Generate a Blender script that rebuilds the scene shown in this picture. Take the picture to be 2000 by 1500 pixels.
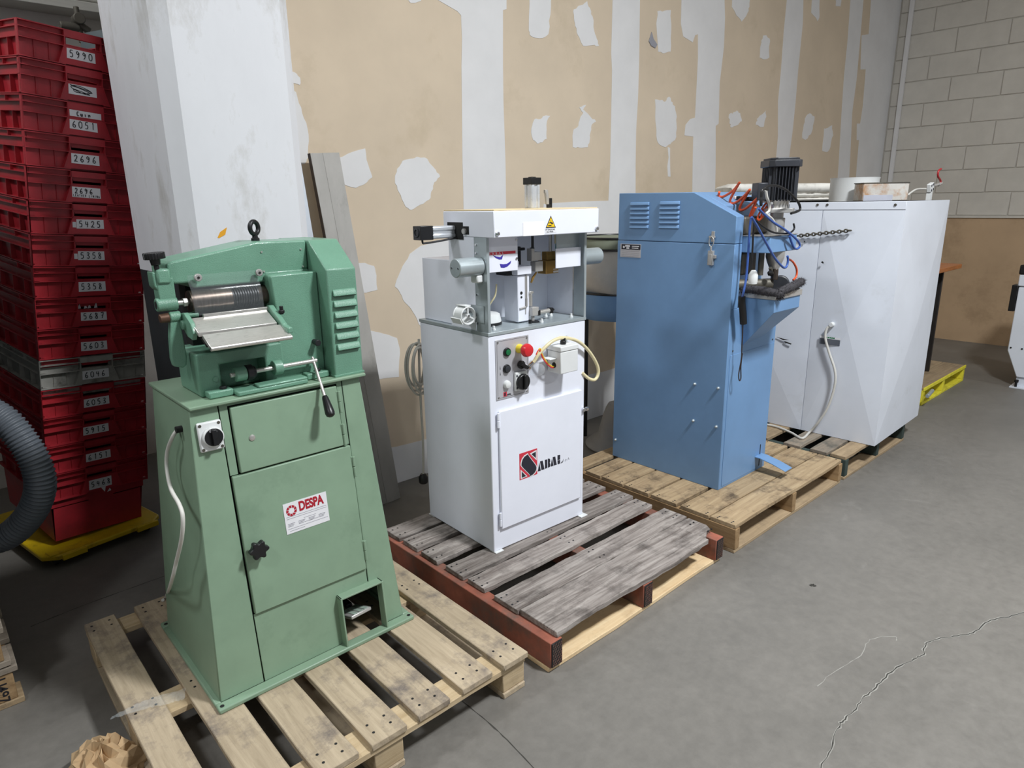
import bpy, bmesh, math, random
from mathutils import Vector, Matrix
random.seed(7)
for o in list(bpy.data.objects): bpy.data.objects.remove(o, do_unlink=True)
S = bpy.context.scene
COL = S.collection
R = math.radians
# ------------------------------------------------------------------ camera
F = 1308.0; YAW = R(42.03); PIT = R(15.13); ROL = R(-0.953); CAM = Vector((0, 0, 1.53))
def _axes():
    f = Vector((math.sin(YAW), math.cos(YAW), 0)); r = Vector((math.cos(YAW), -math.sin(YAW), 0)); u = Vector((0, 0, 1))
    f2 = f*math.cos(PIT) - u*math.sin(PIT); u2 = u*math.cos(PIT) + f*math.sin(PIT)
    return r*math.cos(ROL) + u2*math.sin(ROL), -r*math.sin(ROL) + u2*math.cos(ROL), f2
CR, CU, CF = _axes()
cam = bpy.data.cameras.new('camera'); camo = bpy.data.objects.new('camera', cam); COL.objects.link(camo)
m = Matrix((CR, CU, -CF)).transposed().to_4x4(); m.translation = CAM; camo.matrix_world = m
cam.sensor_width = 36; cam.lens = F/2000*36; cam.clip_start = .05; cam.clip_end = 60
S.camera = camo
# ------------------------------------------------------------------ light
S.view_settings.view_transform = 'Standard'; S.view_settings.look = 'None'
S.view_settings.gamma = 1; S.view_settings.use_curve_mapping = False
S.view_settings.exposure = 0.0
W = bpy.data.worlds.new('hall_air'); S.world = W; W.use_nodes = True
W.node_tree.nodes['Background'].inputs[0].default_value = (.80, .88, 1, 1)
W.node_tree.nodes['Background'].inputs[1].default_value = AMBIENT = 0.24
def lamp(x, y, z, w, sx, sy=None):
    l = bpy.data.lights.new('high_bay_or_fill_light', 'AREA'); l.energy = w; l.color = (.95, .98, 1)
    l.shape = 'RECTANGLE'; l.size = sx; l.size_y = sy or sx
    o = bpy.data.objects.new('high_bay_or_fill_light', l); COL.objects.link(o); o.location = (x, y, z)
lamp(2.3, -.75, 4.4, 275, .5)
lamp(-1.7, 3.05, 4.9, 95, .6)  # added fill, no fixture known: brightens the bay and the column's left face
lamp(-2.4, -.2, 4.7, 55, .6)  # weak added fill for the left floor and the crate fronts
lamp(5.6, -4.0, 4.8, 110, .6)  # added fill that lifts the big cabinet's front and the hardboard

# ------------------------------------------------------------------ helpers
def P(px, py, ax, v):
    """world point on the plane axis=v seen at photograph pixel px,py"""
    d = CF + CR*((px-1000)/F) - CU*((py-750)/F)
    return CAM + d*((v-CAM[ax])/d[ax])
def lin(c):
    return tuple(((x/255)/12.92 if x/255 <= .04045 else ((x/255+.055)/1.055)**2.4) for x in c) + (1,)
class MB:
    def __init__(s, o=(0, 0, 0)): s.bm = bmesh.new(); s.o = Vector(o)
    def add(s, vs, fs):
        v = [s.bm.verts.new(Vector(p)-s.o) for p in vs]
        for f in fs:
            try: s.bm.faces.new([v[i] for i in f])
            except ValueError: pass
        return s
    def box(s, x0, x1, y0, y1, z0, z1, M=None):
        p = [(x, y, z) for z in (z0, z1) for y in (y0, y1) for x in (x0, x1)]
        if M: p = [M @ Vector(q) for q in p]
        return s.add(p, [(0, 2, 3, 1), (4, 5, 7, 6), (0, 1, 5, 4), (2, 6, 7, 3), (0, 4, 6, 2), (1, 3, 7, 5)])
    def poly(s, pts, vec):
        n = len(pts); vec = Vector(vec); a = [Vector(p) for p in pts]
        nr = Vector((0, 0, 0))
        for i in range(n): nr += a[i].cross(a[(i+1) % n])
        if nr.dot(vec) > 0: a.reverse()
        return s.add(a+[p+vec for p in a], [tuple(range(n)), tuple(range(2*n-1, n-1, -1))] + [(i, i+n, (i+1) % n+n, (i+1) % n) for i in range(n)])
    def cyl(s, p0, p1, r0, r1=None, n=20, ph=0):
        return s.sweep([p0, p1], [r0, r0 if r1 is None else r1], n, ph)
    def sweep(s, pts, rad, n=10, ph=0, closed=False, caps=True):
        pts = [Vector(p) for p in pts]; L = len(pts)
        if not hasattr(rad, '__len__'): rad = [rad]*L
        t0 = (pts[1]-pts[0]).normalized(); up = Vector((0, 0, 1)) if abs(t0.z) < .95 else Vector((0, 1, 0))
        a = t0.cross(up).normalized(); vs = []; fs = []
        for i, p in enumerate(pts):
            if closed: t = pts[(i+1) % L]-pts[i-1]
            else: t = pts[min(i+1, L-1)]-pts[max(i-1, 0)]
            if t.length < 1e-9: t = t0
            t.normalize(); a = (a-t*a.dot(t)).normalized(); b = t.cross(a)
            for k in range(n):
                w = 2*math.pi*k/n+ph; vs.append(p+(a*math.cos(w)+b*math.sin(w))*rad[i])
        for i in range(L if closed else L-1):
            j = (i+1) % L
            for k in range(n): fs.append((i*n+k, i*n+(k+1) % n, j*n+(k+1) % n, j*n+k))
        if caps and not closed: fs += [tuple(range(n-1, -1, -1)), tuple(range((L-1)*n, L*n))]
        return s.add(vs, fs)
    def lathe(s, prof, o, ax=(0, 0, 1), n=28):
        o = Vector(o); ax = Vector(ax).normalized()
        return s.sweep([o+ax*(h+i*1e-7) for i, (r, h) in enumerate(prof)], [max(r, 1e-5) for r, h in prof], n) if prof[-1][1] >= prof[0][1] else s
    def ring(s, c, ax, R_, r, n=28, m=10, ex=1, ey=1):
        ax = Vector(ax).normalized(); c = Vector(c)
        a = ax.cross(Vector((0, 0, 1)) if abs(ax.z) < .9 else Vector((1, 0, 0))).normalized(); b = ax.cross(a)
        return s.sweep([c+a*(R_*ex*math.cos(2*math.pi*k/n))+b*(R_*ey*math.sin(2*math.pi*k/n)) for k in range(n)], r, m, closed=True)
    def build(s, name, mt, parent=None, bevel=0, seg=2, kind=None, label=None, ang=38):
        me = bpy.data.meshes.new(name); bmesh.ops.recalc_face_normals(s.bm, faces=s.bm.faces)
        s.bm.to_mesh(me); s.bm.free(); me.polygons.foreach_set('use_smooth', [True]*len(me.polygons))
        me.set_sharp_from_angle(angle=R(ang)); me.materials.append(mt)
        o = bpy.data.objects.new(name, me); COL.objects.link(o)
        if parent: o.parent = parent
        else: o.location = s.o
        if bevel:
            b = o.modifiers.new('bevel', 'BEVEL'); b.width = bevel; b.segments = seg; b.limit_method = 'ANGLE'; b.angle_limit = R(32)
        if kind: o['kind'] = kind
        if label: o['label'] = label
        return o
def tag(o, label, cat, group=None):
    o['label'] = label; o['category'] = cat
    if group: o['group'] = group
    return o
def thing(name, label, cat, loc=(0, 0, 0), rz=0, group=None):
    o = bpy.data.objects.new(name, None); COL.objects.link(o); o.location = loc; o.rotation_euler = (0, 0, rz)
    o.empty_display_size = .1
    return tag(o, label, cat, group)
def spline(pts, n=8, closed=False):
    p = [Vector(q) for q in pts]; out = []; L = len(p)
    for i in range(L if closed else L-1):
        a, b, c, d = (p[(i-1) % L], p[i], p[(i+1) % L], p[(i+2) % L]) if closed else (p[max(i-1, 0)], p[i], p[i+1], p[min(i+2, L-1)])
        for k in range(n):
            t = k/n
            out.append(.5*((2*b)+(c-a)*t+(2*a-5*b+4*c-d)*t*t+(3*b-a-3*c+d)*t**3))
    if not closed: out.append(p[-1])
    return out
def text(body, size, M, mt, parent, name='lettering', ext=.0004, off=0, sx=1, align='LEFT', sp=1):
    c = bpy.data.curves.new(name, 'FONT'); c.body = body; c.size = size; c.extrude = ext; c.offset = off; c.align_x = align; c.space_character = sp
    t = bpy.data.objects.new(name, c); COL.objects.link(t)
    me = bpy.data.meshes.new_from_object(t.evaluated_get(bpy.context.evaluated_depsgraph_get()))
    bpy.data.objects.remove(t, do_unlink=True)
    me.transform(M @ Matrix.Diagonal((sx, 1, 1, 1))); me.materials.clear(); me.materials.append(mt)
    o = bpy.data.objects.new(name, me); COL.objects.link(o); o.parent = parent
    return o
def frame_M(o, ex, ey):
    ex = Vector(ex).normalized(); ey = Vector(ey); ey = (ey-ex*ey.dot(ex)).normalized(); ez = ex.cross(ey)
    m = Matrix((ex, ey, ez)).transposed().to_4x4(); m.translation = Vector(o); return m

# ------------------------------------------------------------------ materials
def nd(nt, t, **kw):
    n = nt.nodes.new(t)
    for k, v in kw.items():
        if k in n.inputs: n.inputs[k].default_value = v
        else: setattr(n, k, v)
    return n
def mat(name, c, rough=.5, metal=0, var=.06, vs=6, bump=0, bs=300, c2=None, c2amt=.5, c2scale=3, spec=.5, coat=0, rvar=.08, stretch=None):
    m = bpy.data.materials.new(name); m.use_nodes = True; nt = m.node_tree; L = nt.links.new
    b = nt.nodes['Principled BSDF']; b.inputs['Roughness'].default_value = rough; b.inputs['Metallic'].default_value = metal
    b.inputs['Specular IOR Level'].default_value = spec; b.inputs['Coat Weight'].default_value = coat
    tc = nd(nt, 'ShaderNodeTexCoord'); oi = nd(nt, 'ShaderNodeObjectInfo'); vm = nd(nt, 'ShaderNodeVectorMath', operation='ADD')
    mp = nd(nt, 'ShaderNodeMapping')
    if stretch: mp.inputs['Scale'].default_value = stretch
    L(tc.outputs['Object'], mp.inputs[0]); L(mp.outputs[0], vm.inputs[0])
    sc = nd(nt, 'ShaderNodeVectorMath', operation='SCALE'); sc.inputs[0].default_value = (13, 7, 5); L(oi.outputs['Random'], sc.inputs['Scale']); L(sc.outputs[0], vm.inputs[1])
    n = nd(nt, 'ShaderNodeTexNoise', Scale=vs, Detail=6.0, Roughness=.62); L(vm.outputs[0], n.inputs['Vector'])
    l = lin(c); lo = tuple(x*(1-var*2) for x in l[:3])+(1,); hi = tuple(min(1, x*(1+var*2)) for x in l[:3])+(1,)
    mx = nd(nt, 'ShaderNodeMix', data_type='RGBA'); mx.inputs[6].default_value = lo; mx.inputs[7].default_value = hi
    rg = nd(nt, 'ShaderNodeMapRange'); rg.inputs[1].default_value = .3; rg.inputs[2].default_value = .7
    L(n.outputs[0], rg.inputs[0]); L(rg.outputs[0], mx.inputs[0]); out = mx.outputs[2]
    if c2:
        n2 = nd(nt, 'ShaderNodeTexNoise', Scale=c2scale, Detail=8.0, Roughness=.7); L(vm.outputs[0], n2.inputs['Vector'])
        r2 = nd(nt, 'ShaderNodeMapRange'); r2.inputs[1].default_value = 1-c2amt-.08; r2.inputs[2].default_value = 1-c2amt+.1
        L(n2.outputs[0], r2.inputs[0])
        m2 = nd(nt, 'ShaderNodeMix', data_type='RGBA'); m2.inputs[7].default_value = lin(c2); L(r2.outputs[0], m2.inputs[0]); L(out, m2.inputs[6]); out = m2.outputs[2]
    L(out, b.inputs['Base Color'])
    if rvar:
        rr = nd(nt, 'ShaderNodeMapRange'); rr.inputs[3].default_value = max(.02, rough-rvar); rr.inputs[4].default_value = min(1, rough+rvar)
        L(n.outputs[0], rr.inputs[0]); L(rr.outputs[0], b.inputs['Roughness'])
    if bump:
        nb = nd(nt, 'ShaderNodeTexNoise', Scale=bs, Detail=2.0); L(vm.outputs[0], nb.inputs['Vector'])
        bp = nd(nt, 'ShaderNodeBump', Strength=bump, Distance=.002); L(nb.outputs[0], bp.inputs['Height']); L(bp.outputs[0], b.inputs['Normal'])
    return m
def wood(name, c1, c2, ax, dirt=(90, 84, 78), dirtamt=.35, rough=.8, bump=.5, tone=.25, g=30):
    """sawn wood: grain runs along ax"""
    m = bpy.data.materials.new(name); m.use_nodes = True; nt = m.node_tree; L = nt.links.new; b = nt.nodes['Principled BSDF']
    b.inputs['Roughness'].default_value = rough; b.inputs['Specular IOR Level'].default_value = .2
    tc = nd(nt, 'ShaderNodeTexCoord'); oi = nd(nt, 'ShaderNodeObjectInfo')
    sc = nd(nt, 'ShaderNodeVectorMath', operation='SCALE'); sc.inputs[0].default_value = (17, 11, 5); L(oi.outputs['Random'], sc.inputs['Scale'])
    vm = nd(nt, 'ShaderNodeVectorMath', operation='ADD'); L(tc.outputs['Object'], vm.inputs[0]); L(sc.outputs[0], vm.inputs[1])
    mp = nd(nt, 'ShaderNodeMapping'); s = [g, g, g]; s[ax] = g*.07; mp.inputs['Scale'].default_value = s; L(vm.outputs[0], mp.inputs[0])
    n1 = nd(nt, 'ShaderNodeTexNoise', Scale=1.6, Detail=8.0, Roughness=.65, Distortion=.6); L(mp.outputs[0], n1.inputs['Vector'])
    cr = nd(nt, 'ShaderNodeMapRange'); cr.inputs[1].default_value = .32; cr.inputs[2].default_value = .68; L(n1.outputs[0], cr.inputs[0])
    mx = nd(nt, 'ShaderNodeMix', data_type='RGBA'); mx.inputs[6].default_value = lin(c1); mx.inputs[7].default_value = lin(c2); L(cr.outputs[0], mx.inputs[0])
    n2 = nd(nt, 'ShaderNodeTexNoise', Scale=7.0, Detail=9.0, Roughness=.72); L(vm.outputs[0], n2.inputs['Vector'])
    r2 = nd(nt, 'ShaderNodeMapRange'); r2.inputs[1].default_value = .5; r2.inputs[2].default_value = .72; r2.inputs[4].default_value = dirtamt*2; L(n2.outputs[0], r2.inputs[0])
    m2 = nd(nt, 'ShaderNodeMix', data_type='RGBA'); m2.inputs[7].default_value = lin(dirt); L(r2.outputs[0], m2.inputs[0]); L(mx.outputs[2], m2.inputs[6])
    hs = nd(nt, 'ShaderNodeHueSaturation'); rv = nd(nt, 'ShaderNodeMapRange'); rv.inputs[3].default_value = 1-tone; rv.inputs[4].default_value = 1+tone
    L(oi.outputs['Random'], rv.inputs[0]); L(rv.outputs[0], hs.inputs['Value']); L(m2.outputs[2], hs.inputs['Color']); L(hs.outputs[0], b.inputs['Base Color'])
    bp = nd(nt, 'ShaderNodeBump', Strength=bump, Distance=.003); L(n1.outputs[0], bp.inputs['Height']); L(bp.outputs[0], b.inputs['Normal'])
    return m
def glassy(name, c=(235, 240, 242), a=.2, rough=.08):
    m = bpy.data.materials.new(name); m.use_nodes = True; nt = m.node_tree; b = nt.nodes['Principled BSDF']
    b.inputs['Base Color'].default_value = lin(c); b.inputs['Roughness'].default_value = rough; b.inputs['Alpha'].default_value = a
    n = nd(nt, 'ShaderNodeTexNoise', Scale=40.0); r = nd(nt, 'ShaderNodeMapRange'); r.inputs[3].default_value = a*.7; r.inputs[4].default_value = a*1.4
    nt.links.new(n.outputs[0], r.inputs[0]); nt.links.new(r.outputs[0], b.inputs['Alpha'])
    return m
M = dict(
    green=mat('sage_green_paint', (132, 158, 134), .42, var=.04, bump=.05, bs=60, c2=(120, 146, 123), c2amt=.36, c2scale=5),
    hammer=mat('hammered_green_paint', (108, 152, 130), .36, var=.05, bump=.5, bs=420, coat=.2),
    dark=mat('dark_gap', (22, 22, 22), .8, var=.1),
    black=mat('black_plastic', (24, 24, 26), .35, var=.1),
    blackm=mat('blackened_steel', (52, 52, 54), .42, metal=.6, var=.1, bump=.1),
    steel=mat('brushed_steel', (206, 203, 198), .3, metal=.65, var=.06, vs=40, bump=.08, stretch=(1, 12, 12)),
    roller=mat('worn_roller_steel', (96, 86, 79), .36, metal=.85, var=.16, vs=30, stretch=(8, 1, 1)),
    galv=mat('zinc_plated_steel', (178, 188, 192), .34, metal=.4, var=.07, vs=5, bump=.03),
    chrome=mat('chrome', (215, 215, 218), .16, metal=1, var=.03),
    nickel=mat('nickel_plated_steel', (180, 178, 175), .34, metal=.35, var=.08),
    alu=mat('anodised_aluminium', (212, 216, 222), .3, metal=.45, var=.03, stretch=(1, 20, 20)),
    white=mat('white_powder_coat', (236, 239, 250), .42, var=.012, bump=.05, bs=500),
    white2=mat('off_white_plastic', (226, 228, 228), .45, var=.02),
    offw=mat('white_cabinet_enamel', (226, 231, 241), .4, var=.02, vs=3, c2=(206, 210, 216), c2amt=.33, c2scale=2.2),
    blue=mat('blue_enamel', (114, 152, 195), .42, var=.035, vs=4, bump=.08, bs=400),
    red=mat('crate_red_plastic', (172, 42, 52), .42, var=.1, vs=7, c2=(146, 40, 48), c2amt=.42, c2scale=6, bump=.08, bs=90),
    greyp=mat('crate_grey_plastic', (158, 156, 150), .5, var=.1, c2=(92, 88, 82), c2amt=.42, c2scale=9),
    yellow=mat('yellow_plastic', (226, 190, 20), .5, var=.08, c2=(150, 122, 20), c2amt=.38, c2scale=8),
    paper=mat('paper_sticker', (228, 228, 232), .7, var=.02),
    ink=mat('marker_ink', (28, 28, 34), .6, var=.05),
    hose=mat('grey_ribbed_hose', (104, 110, 118), .42, var=.06),
    concrete=None,
    tan=mat('drywall_paper', (212, 195, 172), .85, var=.03, vs=2.2, c2=(198, 181, 156), c2amt=.36, c2scale=1.6),
    mud=mat('joint_compound', (224, 223, 223), .8, var=.02, vs=4, bump=.12, bs=25),
    wallw=mat('old_white_wall_paint', (232, 230, 225), .75, var=.03, vs=4, c2=(214, 211, 205), c2amt=.36, c2scale=3, bump=.1, bs=60),
    block=mat('painted_block', (208, 204, 196), .8, var=.03, vs=5, bump=.5, bs=120),
    mortar=mat('painted_mortar', (196, 192, 184), .85, var=.05, bump=.4, bs=150),
    hard=mat('brown_hardboard', (190, 162, 130), .6, var=.05, vs=1.6, c2=(166, 140, 110), c2amt=.4, c2scale=2, bump=.05),
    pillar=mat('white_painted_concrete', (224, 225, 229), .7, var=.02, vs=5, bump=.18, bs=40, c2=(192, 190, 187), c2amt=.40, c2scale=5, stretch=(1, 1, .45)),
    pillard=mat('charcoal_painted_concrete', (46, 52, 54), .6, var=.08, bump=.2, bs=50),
    orange=mat('orange_air_hose', (226, 92, 48), .35, var=.05),
    bluec=mat('blue_air_hose', (62, 94, 166), .35, var=.05),
    cable=mat('grey_cable', (208, 206, 200), .5, var=.05),
    creamh=mat('cream_hose', (226, 214, 172), .35, var=.04),
    brass=mat('brass_block', (172, 138, 78), .35, metal=.7, var=.1),
    motor=mat('dark_motor_paint', (52, 54, 60), .42, var=.08),
    redp=mat('red_plastic', (214, 44, 52), .3, var=.03), greenl=mat('green_lens', (24, 110, 66), .25, var=.05),
    yellowp=mat('yellow_button_base', (240, 214, 60), .4, var=.03),
    logored=mat('red_print', (208, 52, 70), .6, var=.02), despared=mat('dark_red_print', (170, 20, 42), .6, var=.02),
    purple=mat('violet_print', (58, 48, 158), .6, var=.02), navy=mat('black_print', (38, 38, 50), .6, var=.02), greyprint=mat('grey_print', (150, 150, 158), .6, var=.02),
    signy=mat('yellow_sign', (250, 206, 30), .5, var=.02), panel=mat('silver_panel', (196, 196, 202), .4, metal=.3, var=.02),
    ply=mat('pale_plywood', (226, 206, 168), .7, var=.04), fur=mat('dark_grey_fur', (62, 60, 64), .95, var=.25, vs=90),
    canvas=mat('grey_canvas', (190, 186, 180), .85, var=.04, vs=9), cloth=mat('silver_grey_cloth', (150, 150, 150), .55, var=.05),
    olive=mat('olive_cloth', (130, 136, 118), .8, var=.05), foam=mat('dirty_white_foam', (228, 225, 218), .85, var=.06, c2=(184, 180, 172), c2amt=.42, c2scale=9),
    film=glassy('stretch_film', (225, 232, 235), .16, .12), acryl=glassy('clear_acrylic', (214, 222, 226), .04, .06), dome=glassy('clear_dome', (220, 225, 230), .22, .05),
    kraft=mat('kraft_paper', (180, 152, 116), .8, var=.08, vs=9), benchtop=mat('varnished_bench_wood', (176, 106, 52), .4, var=.14, vs=12, stretch=(1, 9, 9)),
    darksteel=mat('dark_bench_steel', (40, 36, 34), .5, var=.1), rust=mat('rusty_tin', (204, 200, 194), .5, var=.06, c2=(176, 120, 56), c2amt=.46, c2scale=7),
    brownedge=mat('dark_brown_edge', (46, 34, 30), .6, var=.1), crack=mat('crack_dark', (58, 56, 52), .9, var=.2), crackl=mat('crack_dust', (150, 148, 142), .9, var=.1),
    beam=mat('grey_door_panel', (196, 194, 187), .6, var=.05, stretch=(1, 1, 8)), pvc=mat('grey_hood_enamel', (98, 108, 112), .5, var=.05), oldmetal=mat('tarnished_fitting', (96, 92, 84), .5, metal=.4, var=.15),
    planksteel=mat('dull_grey_board', (176, 173, 168), .6, var=.08, vs=5, c2=(146, 142, 136), c2amt=.36, c2scale=7, stretch=(1, 1, .4)),
    sheet=mat('light_sheet_metal', (204, 210, 218), .4, metal=.4, var=.05),
    orangetape=mat('orange_sticker', (230, 164, 30), .6, var=.04), greendrk=mat('dark_green_paint', (54, 68, 64), .7, var=.12),
    redpaint=mat('faded_red_paint', (150, 88, 70), .8, var=.16, vs=9, c2=(112, 88, 78), c2amt=.47, c2scale=6),
)
M['w1'] = wood('pale_pine_along_depth', (162, 146, 123), (192, 175, 150), 1, dirt=(110, 102, 98), dirtamt=.55, tone=.08)
M['w1x'] = wood('pale_pine_along_width', (178, 156, 122), (202, 182, 150), 0, dirt=(140, 120, 96), dirtamt=.25, tone=.08)
M['w2'] = wood('weathered_grey_wood', (104, 95, 90), (176, 168, 162), 0, dirt=(66, 60, 57), dirtamt=.42, tone=.14, bump=.8)
M['w2f'] = wood('fresh_bottom_board', (222, 190, 146), (238, 214, 174), 0, dirt=(150, 124, 96), dirtamt=.2, tone=.04)
M['w3'] = wood('light_brown_pine', (148, 126, 98), (182, 160, 128), 0, dirt=(84, 72, 60), dirtamt=.62, tone=.16)
M['w3y'] = wood('brown_stringer_pine', (142, 114, 82), (172, 144, 108), 1, dirt=(100, 80, 58), dirtamt=.3, tone=.08)
M['w4'] = wood('grey_green_boards', (128, 122, 112), (168, 152, 134), 0, dirt=(66, 72, 70), dirtamt=.5, tone=.2)
M['w5'] = wood('old_board_brown', (150, 130, 104), (178, 156, 126), 0, dirt=(110, 98, 84), dirtamt=.3, tone=.1)
M['wl'] = wood('dusty_grey_boards', (136, 126, 114), (164, 152, 138), 0, dirt=(90, 82, 72), dirtamt=.3, tone=.1)
M['yw'] = mat('yellow_pallet_paint', (232, 220, 60), .7, var=.08, vs=14, c2=(170, 158, 60), c2amt=.36, c2scale=9)
def concrete():
    m = bpy.data.materials.new('worn_concrete'); m.use_nodes = True; nt = m.node_tree; L = nt.links.new; b = nt.nodes['Principled BSDF']
    tc = nd(nt, 'ShaderNodeTexCoord')
    def noise(s, d, r, dist=0):
        n = nd(nt, 'ShaderNodeTexNoise', Scale=s, Detail=d, Roughness=r, Distortion=dist); L(tc.outputs['Object'], n.inputs['Vector']); return n
    a = noise(1.1, 8.0, .62); c = noise(22.0, 9.0, .74); e = noise(140.0, 2.0, .5); g = noise(2.6, 6.0, .6, 1.5)
    r1 = nd(nt, 'ShaderNodeValToRGB'); r1.color_ramp.elements[0].position = .3; r1.color_ramp.elements[0].color = lin((108, 105, 100))
    r1.color_ramp.elements[1].position = .72; r1.color_ramp.elements[1].color = lin((130, 126, 120)); L(a.outputs[0], r1.inputs[0])
    mx = nd(nt, 'ShaderNodeMix', data_type='RGBA', blend_type='OVERLAY'); mx.inputs[0].default_value = .30; L(r1.outputs[0], mx.inputs[6]); L(c.outputs[0], mx.inputs[7])
    sp = nd(nt, 'ShaderNodeMapRange'); sp.inputs[1].default_value = .66; sp.inputs[2].default_value = .78; sp.inputs[4].default_value = .4; L(g.outputs[0], sp.inputs[0])
    m2 = nd(nt, 'ShaderNodeMix', data_type='RGBA'); m2.inputs[7].default_value = lin((150, 147, 141)); L(sp.outputs[0], m2.inputs[0]); L(mx.outputs[2], m2.inputs[6])
    L(m2.outputs[2], b.inputs['Base Color'])
    rr = nd(nt, 'ShaderNodeMapRange'); rr.inputs[3].default_value = .38; rr.inputs[4].default_value = .72; L(c.outputs[0], rr.inputs[0]); L(rr.outputs[0], b.inputs['Roughness'])
    bp = nd(nt, 'ShaderNodeBump', Strength=.12, Distance=.002); L(e.outputs[0], bp.inputs['Height']); L(bp.outputs[0], b.inputs['Normal'])
    return m
M['concrete'] = concrete()

# ------------------------------------------------------------------ the room
fl = MB().box(-7, 11, -7, 7, -.1, 0).build('floor', M['concrete'], kind='structure')
MB().box(-7, 11, -7, 7, 5.3, 5.4).build('ceiling', M['wallw'], kind='structure')
WY = 3.07; XR = 8.45
wb = MB().box(1.2, XR+.2, WY, WY+.12, 0, 5.3).build('wall_back', M['tan'], kind='structure')
def patch(pts, name='filler_patch', th=.0016):
    q = [P(a, b, 1, WY) for a, b in pts]
    q = [Vector((min(p.x, XR-.004), WY-.0002, max(p.z, .001))) for p in q]
    MB().poly(q, (0, -th, 0)).build(name, M['mud'], wb)
def rough(pts, amp=2.2, n=3, seed=0):
    """adds trowel irregularity to an outline given in photograph pixels"""
    rr = random.Random(seed+int(pts[0][0])); out = []
    for i, (a, b) in enumerate(pts):
        c, d = pts[(i+1) % len(pts)]
        for k in range(n):
            t = k/n; j = 0 if k == 0 else amp
            out.append((a+(c-a)*t+rr.uniform(-j, j), b+(d-b)*t+rr.uniform(-j, j)))
    return out
def z4(o, l): return [(o+u/4.348, v/4.348) for u, v in l]
B_ = 'joint_band'
patch([(840, -150), (855, 0), (893, 22), (900, 30), (902, 75), (901, 130), (903, 320), (907, 480), (989, 480), (987, 320), (983, 200), (982, 130), (982, 20), (989, 18), (989, -150)], B_)
patch(z4(980, [(945, -600), (940, 0), (928, 450), (935, 600), (925, 1150), (920, 1391)]) + [(1188, 392), (1120, 394), (1062, 398), (1050, 480), (1300, 480), (1241, 390)] + z4(980, [(1135, 1391), (1140, 1100), (1155, 850), (1165, 550), (1172, 0), (1178, -600)]), B_)
patch(z4(980, [(1520, -600), (1525, 0), (1520, 200), (1540, 310), (1620, 360), (1640, 300), (1665, 290), (1665, 500), (1655, 700), (1640, 1000), (1600, 1010), (1560, 1060), (1550, 1150), (1625, 1160), (1620, 1391), (1615, 1900), (1805, 1900), (1815, 1391), (1815, 1070), (1840, 1050), (1850, 700), (1885, 400), (1895, 150), (1890, 0), (1895, -600)]), B_)
patch(z4(1340, [(890, -600), (855, 0), (830, 250), (805, 600), (780, 860), (780, 1150), (765, 1330), (745, 1700), (850, 1700), (875, 1330), (905, 1100), (930, 850), (950, 600), (990, 200), (995, 0), (1010, -600)]), B_)
patch(z4(1340, [(1420, -600), (1395, 0), (1370, 350), (1340, 650), (1320, 950), (1295, 1391), (1270, 1750), (1370, 1750), (1390, 1391), (1410, 950), (1450, 650), (1480, 300), (1505, 0), (1530, -600)]), B_)
patch(z4(1340, [(1610, -600), (1570, 0), (1550, 290), (1490, 300), (1480, 590), (1525, 590), (1500, 900), (1478, 1050), (1450, 1050), (1448, 1190), (1468, 1190), (1450, 1391), (1425, 1750), (2400, 1750), (2400, -600)]), 'painted_strip')
for i, l in enumerate([
    [(797, -20), (797, 0), (803, 6), (822, 2), (826, -20)], [(560, 138), (575, 141), (586, 152), (585, 166), (560, 158)],
    [(560, 168), (578, 180), (588, 210), (598, 240), (603, 275), (602, 306), (595, 320), (560, 320)],
    [(660, 309), (690, 296), (713, 290), (719, 322), (727, 346), (711, 360), (695, 367), (672, 360), (655, 340)],
    [(771, 350), (775, 330), (786, 314), (800, 310), (814, 306), (834, 310), (851, 332), (859, 345), (848, 356), (842, 374), (838, 390), (820, 400), (803, 410), (792, 404), (784, 388), (776, 370)],
    [(660, 515), (701, 514), (716, 515), (730, 519), (735, 538), (737, 566), (714, 572), (670, 570)],
    [(771, 560), (775, 545), (786, 520), (800, 496), (822, 480), (860, 468), (930, 466), (930, 660), (826, 645), (815, 625), (803, 604), (790, 590), (781, 572)],
    [(690, 640), (725, 646), (750, 652), (775, 660), (781, 690), (779, 736), (735, 742), (690, 742)],
    [(690, 885), (763, 874), (800, 866), (850, 855), (850, 990), (690, 990)],
    [(1130, 736), (1170, 728), (1215, 712), (1215, 830), (1130, 850)]]):
    patch(rough(l, 1.6, 3, i))
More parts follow.
